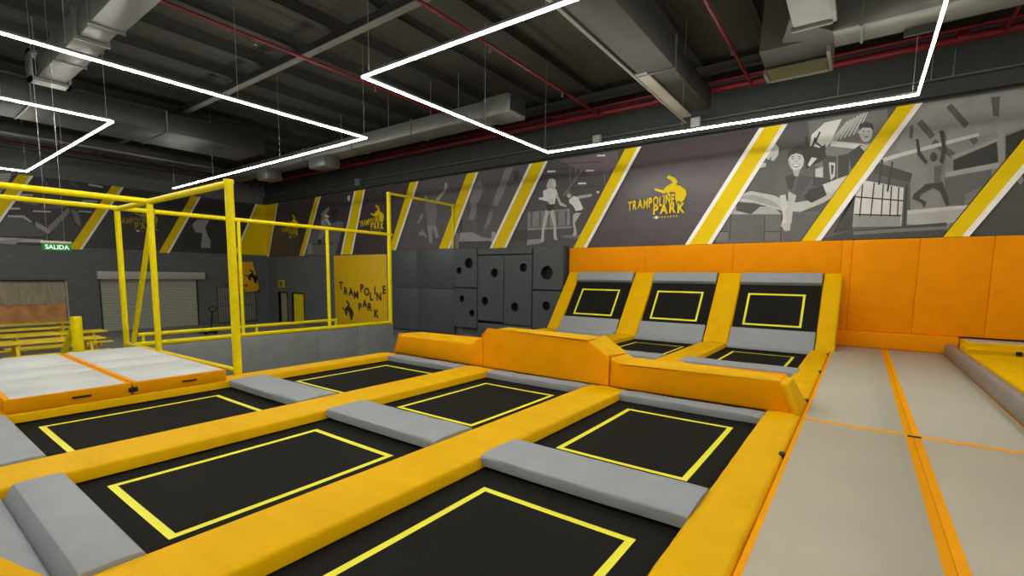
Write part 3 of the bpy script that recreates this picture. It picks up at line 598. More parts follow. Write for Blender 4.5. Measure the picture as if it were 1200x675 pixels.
def trampoline(x0, x1, y0, y1, label, tape=True, t=None):
    e = empty('trampoline', ((x0+x1)/2, (y0+y1)/2, 0), label, 'trampoline', 'flat trampolines set into the floor')
    a = MB(); n = 12; vs = []; fs = []
    for i in range(n+1):
        for j in range(n+1):
            u, v = i/n, j/n; vs.append((x0+(x1-x0)*u, y0+(y1-y0)*v, -.012*math.sin(math.pi*u)*math.sin(math.pi*v)))
    for i in range(n):
        for j in range(n): fs.append((i*(n+1)+j, (i+1)*(n+1)+j, (i+1)*(n+1)+j+1, i*(n+1)+j+1))
    k = len(vs); vs2 = [(x0, y0, -.06), (x1, y0, -.06), (x1, y1, -.06), (x0, y1, -.06)]
    a.add(vs, fs, BED, True); bed = a.build('jump_bed', e)
    a = MB(); a.box(x0-.0, x1+.0, y0, y0+.04, -.1, -.03, BLK); a.box(x0, x1, y1-.04, y1, -.1, -.03, BLK); a.box(x0, x0+.04, y0, y1, -.1, -.03, BLK); a.box(x1-.04, x1, y0, y1, -.1, -.03, BLK); a.build('steel_frame', e)
    if tape:
        tx0, tx1, ty0, ty1 = t; w_ = .055; a = MB(); z = .006
        def strip(ax, ay, bx, by):   # follows the bed
            m_ = 10
            for q_ in range(m_):
                pa, pb = q_/m_, (q_+1)/m_
                if bx-ax > by-ay: c_ = [(ax+(bx-ax)*pa, ay), (ax+(bx-ax)*pb, ay), (ax+(bx-ax)*pb, by), (ax+(bx-ax)*pa, by)]
                else: c_ = [(ax, ay+(by-ay)*pa), (bx, ay+(by-ay)*pa), (bx, ay+(by-ay)*pb), (ax, ay+(by-ay)*pb)]
                a.add([(x, y, .004-.012*math.sin(math.pi*(x-x0)/(x1-x0))*math.sin(math.pi*(y-y0)/(y1-y0))) for x, y in c_], [(0, 1, 2, 3)], TAPE)
        strip(tx0, ty0, tx1, ty0+w_); strip(tx0, ty1-w_, tx1, ty1); strip(tx0, ty0+w_, tx0+w_, ty1-w_); strip(tx1-w_, ty0+w_, tx1, ty1-w_)
        a.build('marking_tape', bed)
    return e
TP = {'left': (-7.17, -5.89), 'middle': (-4.74, -3.46), 'right': (-2.35, -1.07)}
BX = {'left': (-7.6, -5.35), 'middle': (-5.15, -3.0), 'right': (-2.75, -.66)}
for c in cols:
    trampoline(*BX[c], .6, 3.3, 'black trampoline with yellow outline in the near row, %s column' % c, t=(*TP[c], 1.05, 2.87))
    trampoline(*BX[c], 3.5, 6.3, 'black trampoline with yellow outline in the row before the barrier, %s column' % c, t=(*TP[c], 3.99, 5.81))
for c in ('middle', 'right'):
    trampoline(*BX[c], 9.5, 12.7, 'black trampoline behind the barrier, at foot of the %s slanted one' % c, t=(*TP[c], 10.25, 12.07))
trampoline(*BX['right'], 6.7, 9.4, 'black trampoline hidden just behind the right barrier piece', t=(*TP['right'], 7.1, 8.9))
# slanted
dY, dZ = SL1[0]-12.83, SL1[1]-.31; SLL = math.hypot(dY, dZ); uy, uz = dY/SLL, dZ/SLL
def sp(x, s, h=0): return (x, 12.83+.02+uy*s-uz*h, .27+uz*s+uy*h)
for c, wd in (('left', 'leftmost, beside the climbing blocks'), ('middle', 'middle one of three'), ('right', 'rightmost, nearest the grey track')):
    x0, x1 = {'left': (-7.455, -5.585), 'middle': (-4.945, -3.195), 'right': (-2.575, -.765)}[c]
    e = empty('slanted_trampoline', ((x0+x1)/2, 12.9, .2), 'slanted black wall trampoline with yellow outline, '+wd, 'trampoline', 'slanted trampolines against the back wall')
    a = MB(); a.add([sp(x0, 0), sp(x1, 0), sp(x1, SLL-.05), sp(x0, SLL-.05), sp(x0, 0, -.05), sp(x1, 0, -.05), sp(x1, SLL-.05, -.05), sp(x0, SLL-.05, -.05)], [(0, 1, 2, 3), (7, 6, 5, 4), (0, 4, 5, 1), (1, 5, 6, 2), (2, 6, 7, 3), (3, 7, 4, 0)], BED); bed = a.build('jump_bed', e)
    t0, t1 = TP[c]; s0, s1 = .36, 1.33; a = MB(); w_ = .05
    for ax, bx, sa, sb in ((t0, t1, s0, s0+w_), (t0, t1, s1-w_, s1), (t0, t0+w_, s0+w_, s1-w_), (t1-w_, t1, s0+w_, s1-w_)):
        a.add([sp(ax, sa, .005), sp(bx, sa, .005), sp(bx, sb, .005), sp(ax, sb, .005)], [(0, 1, 2, 3)], TAPE)
    a.build('marking_tape', bed)
    # top roll and foot pad
    def slab(s0_, s1_, h, name, label, extra=None):
        a = MB(); xa, xb = x0, x1
        a.hexa([sp(xa, s0_, .002), sp(xb, s0_, .002), sp(xb, s1_, .002), sp(xa, s1_, .002)], [sp(xa, s0_+.02, h), sp(xb, s0_+.02, h), sp(xb, s1_-.01, h), sp(xa, s1_-.01, h)], GRY)
        return tagp(a.build(name, bevel=.02, seg=3, loc=sp(xa, s0_)), label, 'pad', 'grey pads on the slanted trampolines')
    slab(SLL-.36, SLL-.02, .13, 'top_pad', 'grey pad along the top of the %s slanted trampoline' % c)
    a = MB(); xa, xb = x0, x1
    pr = [(12.48, .02), (12.50, .1), (12.70, .17), (12.79, .31), (12.90, .505), (12.97, .475), (12.83, .29), (12.78, .02)]
    a.prism(pr, 'x', xa, xb, GRY); tagp(a.build('foot_pad', bevel=.015, seg=2, loc=(xa, 12.5, .02)), 'folded grey pad at the foot of the %s slanted trampoline' % c, 'pad', 'grey folded foot pads')
for c in ('left', 'middle'):
    x0, x1 = {'left': (-7.4, -5.6), 'middle': (-4.95, -3.19)}[c]
    a = MB(); a.prism([(.51, .01), (.50, .05), (.44, .10), (.25, .22), (-.1, .68), (-.16, .64), (.1, .2), (.2, .01)], 'x', x0, x1, GRY)
    tagp(a.build('foot_pad', bevel=.015, seg=2, loc=(x0, .4, .02)), 'grey sloping foot pad at the near end, %s column' % c, 'pad', 'grey near foot pads')
# small support wedge under the slanted units (side face right)
a = MB(); a.prism([(13.0, .0), (13.86, .0), (13.86, 1.55)], 'x', -.7, -.42, ORA); tagp(a.build('side_panel', loc=(-.6, 13, .12)), 'orange side panel below the rightmost sloping yellow pad', 'panel')
# steel deck below
a = MB()
for y in (.2, 3.4, 6.6, 9.48, 12.6): a.box(-7.7, 1.5, y-.05, y+.05, -.25, -.12, BLK)
for x in (-7.65, -5.26, -2.88, -.55, 1.5):
    a.box(x-.05, x+.05, 0, 13.9, -.24, -.11, BLK)
    for y in (.2, 3.4, 6.6, 9.48, 12.6): a.box(x-.04, x+.04, y-.04, y+.04, FZ, -.13, BLK)
a.box(-7.8, 1.5, -1, 14, -.32, -.27, BLK)
tagp(a.build('support_deck', loc=(-3, 6, FZ)), 'black steel deck carrying the trampolines, seen only in dark gaps', 'deck')
# ------------------------------------------------------------------ orange barrier
YF, YB = 6.39, 6.98
def barrier(poly, label, top=YEL):
    """poly: xz outline, counter-clockwise starting bottom left; first edge is the base"""
    n = len(poly); a = MB()
    b = .035
    f = [(x, YF, z) for x, z in poly]; k = [(x, YB, z) for x, z in poly]
    a.add(f+k, [tuple(range(n)), tuple(range(2*n-1, n-1, -1))], ORB)
    for i in range(n):
        j = (i+1) % n; a.add([f[i], k[i], k[j], f[j]], [(0, 1, 2, 3)], ORB if i == 0 else top)
    o = a.build('barrier_pad', bevel=.03, seg=3, loc=((poly[0][0]+poly[1][0])/2, (YF+YB)/2, .1))
    return tagp(o, label, 'barrier', 'orange barrier pieces')
barrier([(-7.62, .1), (-5.30, .1), (-5.30, .66), (-5.56, .50), (-7.47, .50)], 'low left piece of the orange and yellow padded barrier')
barrier([(-5.29, .1), (-2.89, .1), (-2.89, .545), (-3.25, .765), (-5.16, .775), (-5.29, .675)], 'tall middle piece of the orange and yellow padded barrier')
barrier([(-2.88, .1), (-.56, .1), (-.72, .46), (-2.72, .47), (-2.88, .54)], 'low right piece of the orange and yellow padded barrier')
a = MB(); a.hexa([(-.56, YF+.0, .1), (-.46, YF-.05, .1), (-.46, YB+.2, .1), (-.7, YB+.1, .1)], [(-.71, YF, .45), (-.62, YF+.02, .455), (-.62, YB, .455), (-.71, YB, .45)], YEL)
tagp(a.build('end_pad', bevel=.015, loc=(-.5, 6.6, .1)), 'small yellow end pad closing the right end of the barrier', 'pad')
# straps on the right rail
for i, y in enumerate((4.85, 7.28, 9.73, 12.1)):
    wh = ('nearest', 'second', 'third', 'farthest')[i]
    a = MB(); a.box(-.50, -.455, y-.045, y+.045, .085, .128, BLK); a.box(-.475, -.45, y-.03, y+.05, .05, .1, BLK)
    tagp(a.build('strap', bevel=.006, loc=(-.48, y, .06)), 'small black strap on the right yellow rail, %s along the grey track' % wh, 'strap', 'black straps on the right rail')

# ------------------------------------------------------------------ grey track (inflated mats)
GT = 'grey air mats of the tumbling track'
def air_mat(x0, x1, y0, y1, z0, z1, top, label, group, rims=(.05, .05, .02, .02), rimmat=TRIM, name='air_mat', cat='mat'):
    e = empty(name, ((x0+x1)/2, (y0+y1)/2, z0), label, cat, group)
    a = MB(); a.box(x0, x1, y0, y1, z0, z1-.003, rimmat); sb = a.build('side_band', e, .008, 2)
    l, r, n_, f_ = rims
    a = MB(); a.box(x0+l, x1-r, y0+n_, y1-f_, z1-.02, z1, top); a.build('top_sheet', e, .004, 1)
    return e
XM = .535
air_mat(-.45, XM, -2.0, 6.27, .0, .12, AIR, 'near left grey mat of the track, beside the yellow rail', GT, (.04, .06, .02, .045))
air_mat(XM, 1.555, -2.0, 6.27, .0, .12, AIR, 'near right grey mat of the track', GT, (.06, .02, .02, .045))
air_mat(-.45, XM, 6.275, 13.9, .0, .12, AIR, 'far left grey mat of the track, ending at the orange base pad', GT, (.04, .06, .045, .01))
air_mat(XM, 1.555, 6.275, 13.9, .0, .12, AIR, 'far right grey mat of the track, beside the raised platform', GT, (.06, .02, .045, .01))
a = MB(); a.box(.49, .60, 6.20, 6.24, .12, .128, BLK); tagp(a.build('valve_flap', bevel=.003, loc=(.54, 6.2, .12)), 'tiny black flap on the orange centre line of the grey track', 'flap')

# ------------------------------------------------------------------ raised platform at right
a = MB(); a.prism([(1.565, 0), (1.56, .29), (1.585, .34), (1.63, .352), (1.70, .34), (1.72, 0)], 'y', -2, 13.88, mat('grey_edge_vinyl', (138, 134, 130), .5, .15, 6, var=.05))
tagp(a.build('platform_edge_pad', bevel=.01, loc=(1.7, 6, 0)), 'long grey edge pad along the right side of the grey track', 'pad')
for y0, y1, l in ((-1.5, 8.3, 'yellow platform pad at right picture edge, nearer piece'), (8.36, 12.3, 'yellow platform pad right of the grey edge, farther piece')):
    sweep_pad('platform_pad', 1.73, 3.9, [(y0, .36), (y1, .36)], YEL, l, 'yellow pads of the raised right platform', seed=int(y0*3)+60, th=.2, amp=.008)
cross = sweep_pad('platform_pad', 1.73, 5.2, [(12.45, .42), (13.2, .46)], YEL, 'raised yellow cross pad at the far end of the right platform', 'yellow pads of the raised right platform', seed=77, th=.3)
air_mat(1.8, 5.4, 13.22, 13.98, .15, .48, AIR, 'pale beige mat strip at the far end of the right platform, against the orange wall', None, rimmat=YEL, name='platform_mat')
for x, y in ((2.42, 12.42), (2.62, 12.42)):
    a = MB(); a.box(x-.04, x+.04, y-.02, y+.025, .36, .43, BLK); o_ = a.build('strap', cross, .004); o_['label'] = 'black strap'
a = MB(); a.box(1.74, 6.5, -1.5, 13.95, FZ, .15, BLK); tagp(a.build('plinth', loc=(4, 6, FZ)), 'dark base box under the raised yellow platform', 'platform')

# ------------------------------------------------------------------ left side: air mats, cages, fence
GL = 'pale grey air mats on the left'
RH = (.02, .02, .02, .02)
for x0, x1, y0, y1, l in ((-8.86, -7.5, .85, 1.98, 'front pale air mat at left picture edge with a dark handle'), (-8.86, -7.5, 2.0, 3.12, 'front pale air mat next to the tall yellow post'), (-9.68, -8.87, .85, 1.98, 'second-row pale air mat at left picture edge'), (-9.68, -8.87, 2.0, 3.12, 'second-row pale air mat in front of the cage'), (-11.1, -9.69, .85, 1.98, 'rear pale air mat beside the stair post'), (-11.1, -9.69, 2.0, 3.12, 'rear pale air mat at the foot of the cage')):
    near = x0 == -8.86
    ex = y0 > 1.5
    e = air_mat(x0, x1, y0, y1, .12, .285, AIRL, l, GL, (.003, .03 if near else .003, .05 if not ex else .05, .05 if not ex else .03))
    if near:
        for yy in ((y0+y1)/2+.08,):
            h = MB(); h.box(x1, x1+.02, yy-.09, yy+.09, .19, .21, BLK); h.build('handle', [c for c in e.children if c.name.startswith('side_band')][0], .004)
a = MB(); a.box(-7.53, -7.49, 1.95, 2.05, .16, .22, BLK); tagp(a.build('buckle', bevel=.008, loc=(-7.5, 2, .16)), 'dark buckle joining the two front pale air mats', 'buckle')
a = MB(); a.box(-11.4, -7.87, .7, 3.3, -.1, .1, BLK); a.box(-11.35, -7.9, .75, 3.25, FZ, -.1, WALLU); tagp(a.build('landing_platform', loc=(-9.6, 2, FZ)), 'dark platform block under the pale air mats', 'platform')
# cage
def pipe_thing(name, loc, label, cat, parts):
    e = empty(name, loc, label, cat)
    for nm, p, q, r in parts:
        a = MB(); a.tube(p, q, r, PIPE, 16); a.build(nm, e)
    return e
CY, CT, R1 = 3.46, 3.06, .055
pipe_thing('pipe_cage', (-7.9, CY, .1), 'yellow pipe frame with tall thick post at the corner of the pale air mats', 'pipe frame', [
    ('post', (-7.9, CY, .09), (-7.9, CY, CT), .062), ('post', (-11.25, CY, .09), (-11.25, CY, CT), R1),
    ('top_rail', (-7.9, CY, CT), (-13.2, CY, CT), R1), ('top_rail', (-11.25, CY, CT), (-11.25, -3, CT), R1),
    ('foot_rail', (-7.9, CY, .16), (-13.2, CY, .1), .04),
    ('corner_joint', (-7.9, CY, CT-.0), (-7.9, CY, CT+.06), .07),
    ('brace', (-11.4, CY+.09, CT-.12), (-13.05, CY+.09, .16), .048)])
fx = -13.2
pipe_thing('pipe_fence', (fx, 7, 0), 'long yellow pipe fence standing on the low grey padded wall', 'fence', [
    ('post', (fx, CY, .0), (fx, CY, CT+.02), R1), ('post', (fx, 5.97, .0), (fx, 5.97, CT), .042), ('post', (fx, 8.53, .0), (fx, 8.53, CT), .05),
    ('post', (fx, 10.9, 0.0), (fx, 10.9, 4.5), .07), ('top_rail', (fx, -4, CT+.02), (fx, 11.02, CT+.02), .05),
    ('foot_rail', (fx, 3.6, .06), (fx, 10.95, .06), .055), ('high_rail', (fx, 10.9, 4.46), (fx, 14.14, 4.46), .045), ('wall_post', (fx, 14.05, 2.78), (fx, 14.05, 4.46), .04)])
fx2 = -15.05
pipe_thing('low_railing', (fx2, 7, FZ), 'low yellow pipe railing in the aisle behind the pipe fence', 'railing', [
    ('rail', (fx2, 4.2, .08), (fx2, 10.0, .08), .05), ('post', (fx2, 9.97, FZ), (fx2, 9.97, .1), .045), ('post', (fx2, 7.2, FZ), (fx2, 7.2, .06), .04), ('post', (fx2, 4.3, FZ), (fx2, 4.3, .06), .04)])
ys = [3.5, 4.35, 5.85, 8.1, 9.5, 10.95]
for i in range(5):
    wd = ('first from the left, seen between cage posts', 'behind the tall thick post', 'just right of the tall thick post', 'below the middle fence post', 'under the yellow board, farthest')[i]
    pad_box('low_wall_pad', fx-.08, fx+.08, ys[i], ys[i+1], FZ, -.0, MGR, 'grey low wall pad of the fence, '+wd, 'wall pad', 'grey low wall pads under the pipe fence', .015)
# stair handrail post
px_ = -11.75
pipe_thing('stair_handrail', (px_, 2.35, FZ), 'short thick yellow handrail post beside picnic tables', 'handrail', [
    ('post', (px_, 2.35, FZ), (px_, 2.35, .86), .085), ('rail', (px_-.02, 2.35, .8), (px_-1.3, 2.25, -.35), .055), ('lower_post', (px_-1.3, 2.25, FZ), (px_-1.3, 2.25, -.3), .075)])
# picnic tables
PLK = mat('yellow_painted_plank', (238, 205, 20), .5, .1, 10, var=.12)
def picnic(x, y0, y1, label):
    e = empty('picnic_table', (x, (y0+y1)/2, FZ), label, 'picnic table', 'yellow picnic tables'); z = FZ
    for k in range(4):
        a = MB(); xa = x-.38+k*.195; a.box(xa, xa+.18, y0, y1, z+.72, z+.76, PLK); a.build('top_board', e, .006, 1)
    for s in (-1, 1):
        a = MB(); a.box(x+s*.78-.14, x+s*.78+.14, y0, y1, z+.42, z+.46, PLK); a.build('bench_board', e, .006, 1)
    for y in (y0+.35, y1-.35):
        for s in (-1, 1):
            a = MB(); a.hexa([(x+s*.62-.05, y-.03, z), (x+s*.62+.05, y-.03, z), (x+s*.62+.05, y+.03, z), (x+s*.62-.05, y+.03, z)], [(x+s*.22-.05, y-.03, z+.72), (x+s*.22+.05, y-.03, z+.72), (x+s*.22+.05, y+.03, z+.72), (x+s*.22-.05, y+.03, z+.72)], PLK); a.build('leg', e)
        a = MB(); a.box(x-.88, x+.88, y+.03, y+.07, z+.34, z+.42, PLK); a.build('cross_beam', e)
    return e
picnic(-18.85, 2.1, 4.35, 'yellow wooden picnic table nearest the pale air mats')
picnic(-20.95, 2.4, 4.9, 'yellow wooden picnic table in the second row from the pale air mats')
picnic(-23.2, 2.0, 4.5, 'yellow wooden picnic table in the third row, before the sheeted opening')
picnic(-25.6, 2.4, 5.0, 'yellow wooden picnic table nearest the left wall')
picnic(-19.5, -.5, 1.75, 'yellow wooden picnic table at left picture edge')
# pallet truck handle by shutter
e = empty('pallet_truck', (-23.5, 9.2, FZ), 'dark pallet truck parked before the roller shutter', 'pallet truck')
a = MB(); a.box(-24.5, -23.6, 8.95, 9.1, FZ+.06, FZ+.12, BEAM); a.box(-24.5, -23.6, 9.35, 9.5, FZ+.06, FZ+.12, BEAM); a.box(-23.65, -23.45, 8.95, 9.5, FZ+.05, FZ+.3, BEAM); a.build('forks', e, .01)
a = MB(); a.tube((-23.45, 9.22, FZ+.2), (-23.2, 9.22, FZ+1.05), .03, BLK); a.build('tiller', e)
a = MB()
for i in range(12):
    t0, t1 = i*math.pi/6, (i+1)*math.pi/6; a.tube((-23.17, 9.22+.16*math.cos(t0), FZ+1.15+.1*math.sin(t0)), (-23.17, 9.22+.16*math.cos(t1), FZ+1.15+.1*math.sin(t1)), .02, BLK, 8)
a.build('loop_handle', e)
for y in (9.02, 9.42): a = MB(); a.tube((-23.5, y-.04, FZ+.09), (-23.5, y+.04, FZ+.09), .09, BLK); a.build('wheel', e)

# ------------------------------------------------------------------ ceiling: roof steel, ducts, pipes, lights
GPn = 'roof purlins'
pur = MB()
for i, x in enumerate([-27+1.55*k for k in range(23)]):
    a = MB(); a.box(x-.03, x+.03, RY, WY, CZ-.24, CZ, BEAM); a.box(x-.03, x+.1, RY, WY, CZ-.26, CZ-.24, BEAM)
    tagp(a.build('roof_purlin', loc=(x, 3, CZ)), 'dark steel purlin running toward the back wall under the roof', 'purlin', GPn)
for y, l in ((6.72, 'dark roof beam with pale lower flange crossing above the lights'), (-1.2, 'dark roof beam with pale lower flange above the viewer'), (13.2, 'dark roof beam with pale lower flange close to the back wall')):
    e = empty('roof_beam', (0, y, 6.9), l, 'beam')
    a = MB(); a.box(WX, RX, y-.015, y+.015, 6.88, CZ-.26, BEAM); a.build('web', e)
    a = MB(); a.box(WX, RX, y-.09, y+.09, 6.86, 6.88, FLG if y < 13 else BEAM); a.build('lower_flange', e)
def duct(name, label, segs, group=None, cat='duct'):
    x, y, z = segs[0][0], segs[0][2], segs[0][4]; e = empty(name, (x, y, z), label, cat, group)
    for s_ in segs:
        a = MB(); a.box(*s_[:6], s_[6] if len(s_) > 6 else DUCT); a.build(s_[7] if len(s_) > 7 else 'duct_section', e, .008, 1)
    return e
def joints(e, ax, vals, x0, x1, y0, y1, z0, z1):
    for v in vals:
        a = MB(); o_ = .03
        if ax == 'x': a.box(v-.02, v+.02, y0-o_, y1+o_, z0-o_, z1+o_, FLG if 0 else DUCTB)
        else: a.box(x0-o_, x1+o_, v-.02, v+.02, z0-o_, z1+o_, DUCTB)
        a.build('flange', e)
def hang(e, x, y, z0, w_=0): 
    a = MB(); a.tube((x, y, z0), (x, y, CZ), .008, WIRE, 6); a.build('hanger_rod', e)
e = duct('air_duct', 'large grey rectangular duct upper left, ending above the light strips', [(-11.1, 3, 2.72, 3.2, 6.0, 6.5, DUCTB), (-12.0, -11.15, 2.76, 3.16, 6.03, 6.47, DUCTB), (-15.1, -12.05, 2.72, 3.2, 6.0, 6.5, DUCTB)])
joints(e, 'x', (-11.12, -12.02, -8, -5, -13.6), 0, 0, 2.72, 3.2, 6, 6.5)
a = MB(); a.box(-15.5, -15.13, 2.6, 3.3, 5.93, 6.0, DUCTB); a.box(-15.5, -15.13, 2.6, 3.3, 6.5, 6.57, DUCTB); a.box(-15.5, -15.13, 2.6, 2.66, 5.93, 6.57, DUCTB); a.box(-15.5, -15.13, 3.24, 3.3, 5.93, 6.57, DUCTB); a.build('outlet_collar', e)
for x in (-9, -12.5, -15): hang(e, x, 2.68, 6.0); hang(e, x, 3.24, 6.0)
e = duct('air_duct', 'long grey duct crossing behind the light frames below the roof', [(-26, -8.6, 10.4, 11.1, 6.0, 6.42, DUCTB), (-8.55, -7.75, 10.36, 11.14, 5.97, 6.46, DUCTB)])
joints(e, 'x', (-8.58, -11.5, -14.5, -17.5, -20.5), 0, 0, 10.4, 11.1, 6, 6.42)
a = MB(); a.box(-7.75, -7.70, 10.45, 11.05, 6.05, 6.40, BLK); a.build('grille', e)
for x0, x1 in ((-17.0, -16.0), (-20.9, -20.1)):
    a = MB(); a.box(x0, x1, 10.3, 10.95, 5.62, 6.0, DUCTB); a.build('outlet_box', e, .01, 1)
for x in (-9.5, -10.6, -12.5, -15): hang(e, x, 10.36, 6.4)
e = duct('air_duct', 'wide dark duct running toward the back wall above right light frame', [(-4.15, -3.4, 2.5, 10.2, 6.0, 6.62, DUCT), (-4.05, -3.45, 10.25, 13.3, 6.04, 6.55, DUCT)])
joints(e, 'y', (10.22,), -4.15, -3.4, 0, 0, 6, 6.6)
a = MB(); a.box(-4.2, -3.95, 10.1, 13.4, 5.98, 6.02, mat('pale_strip', (150, 148, 140), .5)); a.build('pale_edge_strip', e)
e = duct('air_duct', 'broad dark duct over the left light strip', [(-19.7, -17.6, -6, 9.0, 6.0, 6.6, DUCT)])
joints(e, 'y', (0, 3, 6), -19.7, -17.6, 0, 0, 6, 6.6); a = MB(); a.box(-19.6, -17.7, 9.0, 9.03, 6.05, 6.55, FLG); a.build('end_cap', e)
e = duct('cable_tray', 'dark ceiling beam tray with pale edge at far left', [(-22.6, -21.9, -6, 9.0, 6.0, 6.3, BEAM), (-21.9, -21.84, -6, 9, 5.96, 6.02, FLG, 'edge_strip')], cat='cable tray')
e = duct('cable_tray', 'thin pale tray line further left near the wall', [(-24.6, -24.3, -6, 12.0, 6.0, 6.12, BEAM)], cat='cable tray')
# right duct with vents
e = duct('air_duct', 'pale grey duct at top right beside the light corner with side grilles', [(-.7, 6.5, 10.35, 11.05, 6.0, 6.62, DUCTB)])
joints(e, 'x', (-.3, 2.3), 0, 0, 10.35, 11.05, 6, 6.62)
a = MB(); a.hexa([(-1.3, 9.7, 6.1), (-.7, 10.35, 6.0), (-.7, 11.05, 6.0), (-1.6, 10.9, 6.1)], [(-1.3, 9.7, 6.6), (-.7, 10.35, 6.62), (-.7, 11.05, 6.62), (-1.6, 10.9, 6.6)], DUCT); a.build('elbow', e)
a = MB(); a.box(.3, .7, 10.95, 11.03, 5.88, 6.0, DUCT); a.build('side_grille', e)
e = empty('air_vent', (-.9, 9.3, 6), 'square grey vent hood at top edge, left of the right duct', 'vent')
a = MB(); a.hexa([(-1.24, 8.6, 5.98), (-.66, 8.6, 5.98), (-.66, 9.86, 5.98), (-1.24, 9.86, 5.98)], [(-1.2, 8.4, 6.6), (-.7, 8.4, 6.6), (-.7, 10.0, 6.6), (-1.2, 10.0, 6.6)], DUCTB); a.build('hood', e)
a = MB(); a.box(-1.28, -.62, 9.84, 9.9, 5.94, 6.02, FLG); a.box(-.68, -.62, 8.6, 9.9, 5.94, 6.02, FLG); a.build('lip', e)
e = empty('air_vent', (-1.3, 11, 6), 'large dark vent hood facing down before the red pipe', 'vent')
a = MB(); a.hexa([(-1.9, 10.6, 6.05), (-.8, 10.6, 6.05), (-.8, 11.9, 5.95), (-1.9, 11.9, 5.95)], [(-1.75, 10.0, 6.7), (-.85, 10.0, 6.7), (-.8, 11.9, 6.45), (-1.9, 11.9, 6.45)], DUCT); a.build('hood', e)
a = MB(); a.box(-1.94, -.76, 11.9, 11.95, 5.9, 6.0, FLG); a.box(-1.94, -1.88, 11.4, 11.95, 5.9, 6.0, FLG); a.box(-.82, -.76, 10.9, 11.95, 5.9, 6.45, FLG); a.build('lip', e)
a = MB(); a.box(-1.86, -.84, 11.3, 11.88, 5.93, 5.96, mat('olive_grille', (62, 60, 34), .5)); a.build('grille', e)
# red pipes
e = empty('sprinkler_main', (0, 13.4, 6.55), 'thick red sprinkler pipe running along the back wall', 'pipe')
a = MB(); a.tube((WX, 13.4, 6.56), (RX, 13.4, 6.52), .085, REDP); a.build('pipe', e)
a = MB(); a.tube((WX, 13.4, 6.74), (RX, 13.4, 6.72), .04, REDP); a.build('upper_pipe', e)
for x in (-4.9, -1.95, 1.3, -10, -15):
    a = MB(); a.tube((x-.09, 13.4, 6.55), (x+.09, 13.4, 6.55), .11, REDP); a.build('coupling', e)
for x, l in ((-10.4, 'thin red sprinkler pipe over the left light frame'), (-6.62, 'thin red sprinkler pipe over the left edge of right light frame'), (-2.53, 'thin red sprinkler pipe left of the vent hoods'), (-26.0, 'thin red sprinkler pipe near the left wall'), (1.9, 'thin red sprinkler pipe at top right')):
    e = empty('sprinkler_pipe', (x, 5, 6.5), l, 'pipe', 'thin red sprinkler branch pipes')
    a = MB(); a.tube((x, -6, 6.5), (x, 13.4, 6.5), .035, REDP); pp_ = a.build('pipe', e)
    for k, y in enumerate((2.2, 5.2, 8.2, 11.2)):
        a = MB(); a.tube((x, y, 6.48), (x, y, 6.38), .018, FLG, 8); a.tube((x, y, 6.38), (x, y, 6.37), .035, FLG, 8); a.build('sprinkler_head', pp_)
a = MB(); a.tube((-4.25, 2.5, 6.0), (-4.25, 13.95, 6.0), .028, mat('pale_conduit', (140, 138, 130), .5)); tagp(a.build('conduit', loc=(-4.25, 8, 6)), 'thin pale conduit under the left side of the wide dark duct', 'conduit')
e = empty('wall_cable_tray', (-6, 13.95, 5.95), 'pale thin cable tray along the back wall above the banner', 'cable tray')
a = MB(); a.box(WX+.1, RX-.1, 13.9, 14.15, 5.97, 6.0, FLG); a.build('tray_top', e)
a = MB(); a.box(WX+.1, RX-.1, 14.0, 14.19, 5.66, 5.95, WALLU); a.build('tray_body', e)
for x, l in ((-18.9, 'small blue-grey box under the cable tray above the yellow stripe'), (-6.9, 'pale small box on the cable tray near the light corner'), (-3.95, 'pale small box on the cable tray below the wide duct')):
    a = MB(); a.box(x-.12, x+.12, 13.75, 13.9, 5.75, 6.05, mat('box_%d' % int(-x), (96, 118, 130) if x < -10 else (160, 160, 155), .5)); tagp(a.build('junction_box', bevel=.01, loc=(x, 13.8, 5.75)), l, 'junction box', 'small boxes on the cable tray')
for x in (-.75, .9, 1.25): a = MB(); a.tube((x, 13.85, 5.97), (x, 13.85, 6.5), .008, WIRE, 6); a.build('hanger_rod', e)

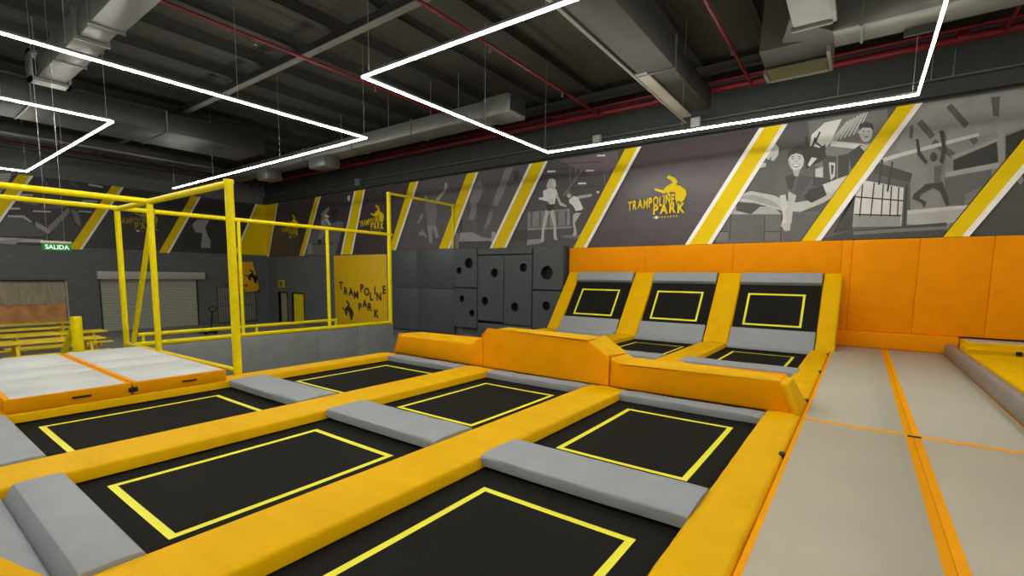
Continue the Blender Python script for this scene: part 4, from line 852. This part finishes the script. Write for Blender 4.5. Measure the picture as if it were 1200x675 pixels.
# LED light frames
LZ = 5.0; Wd = .03
def led(name, label, runs, wires, z=LZ):
    e = empty(name, (runs[0][0][0], runs[0][0][1], z), label, 'light', None)
    for (x0, y0), (x1, y1) in runs:
        d = Vector((x1-x0, y1-y0, 0)).normalized(); n_ = Vector((-d.y, d.x, 0))*Wd/2; p0 = Vector((x0, y0, 0))-d*Wd/2; p1 = Vector((x1, y1, 0))+d*Wd/2
        def q(zz, g_=1): return [(*(p0-n_*g_)[:2], zz), (*(p1-n_*g_)[:2], zz), (*(p1+n_*g_)[:2], zz), (*(p0+n_*g_)[:2], zz)]
        a = MB(); a.hexa(q(z-.015), q(z+.012), LED); a.build('diffuser', e)
        a = MB(); a.hexa(q(z+.013, .55), q(z+.06, .55), HOUS); a.build('housing', e)
    for x, y in wires: a = MB(); a.tube((x, y, z+.07), (x, y, CZ), .005, WIRE, 6); a.build('wire', e)
    return e
led('light_frame', 'rectangular white light strip frame hanging at right above the slanted trampolines', [((-7.0, 5.27), (-7.0, 11.15)), ((-7.0, 11.15), (.58, 11.4)), ((.58, 11.4), (.58, 5.35)), ((.58, 5.35), (-7.0, 5.27))], [(-7, 5.4), (-7, 8.5), (-7, 11), (-3.5, 11.2), (.5, 11.3), (-3.4, 5.3)])
led('light_frame', 'angled white light strip hanging at left above the cage', [((-9.95, -4.5), (-9.95, 7.55)), ((-9.95, 7.55), (-22.2, 7.65))], [(-9.95, 1.4), (-9.95, 4.6), (-9.95, 7.5), (-14, 7.58), (-18.5, 7.6), (-22.1, 7.65), (-9.95, -2)])
led('light_frame', 'white light strip turning a sharp corner at far left edge', [((-13.6, -4.5), (-13.6, 3.6)), ((-13.6, 3.6), (-22.8, 3.62)), ((-22.8, 3.62), (-22.8, -4.5))], [(-13.6, 1.9), (-13.6, 3.5), (-18, 3.6), (-22.7, 3.6), (-13.6, -2), (-22.8, 0)])
led('light_frame', 'added white light strip frame, unseen behind the viewer over the near trampolines', [((-7.0, -6.5), (-7.0, 1.2)), ((-7.0, 1.2), (.58, 1.2)), ((.58, 1.2), (.58, -6.5)), ((.58, -6.5), (-7.0, -6.5))], [(-7, 1.1), (.5, 1.1), (-7, -6.4), (.5, -6.4)])  # unseen frame, added to give more light from behind the camera
led('light_frame', 'added white light strip frame, unseen right of the view over the raised platform', [((4.2, -5), (4.2, 11.3)), ((4.2, 11.3), (7.4, 11.3))], [(4.2, -4.9), (4.2, 3), (4.2, 11.2)])  # out of view, added as extra light from the right side
# world: a closed hall, almost no ambient
wd_ = bpy.data.worlds.new('world'); SC.world = wd_; wd_.use_nodes = True
wd_.node_tree.nodes['Background'].inputs[0].default_value = (.05, .05, .05, 1); wd_.node_tree.nodes['Background'].inputs[1].default_value = 1
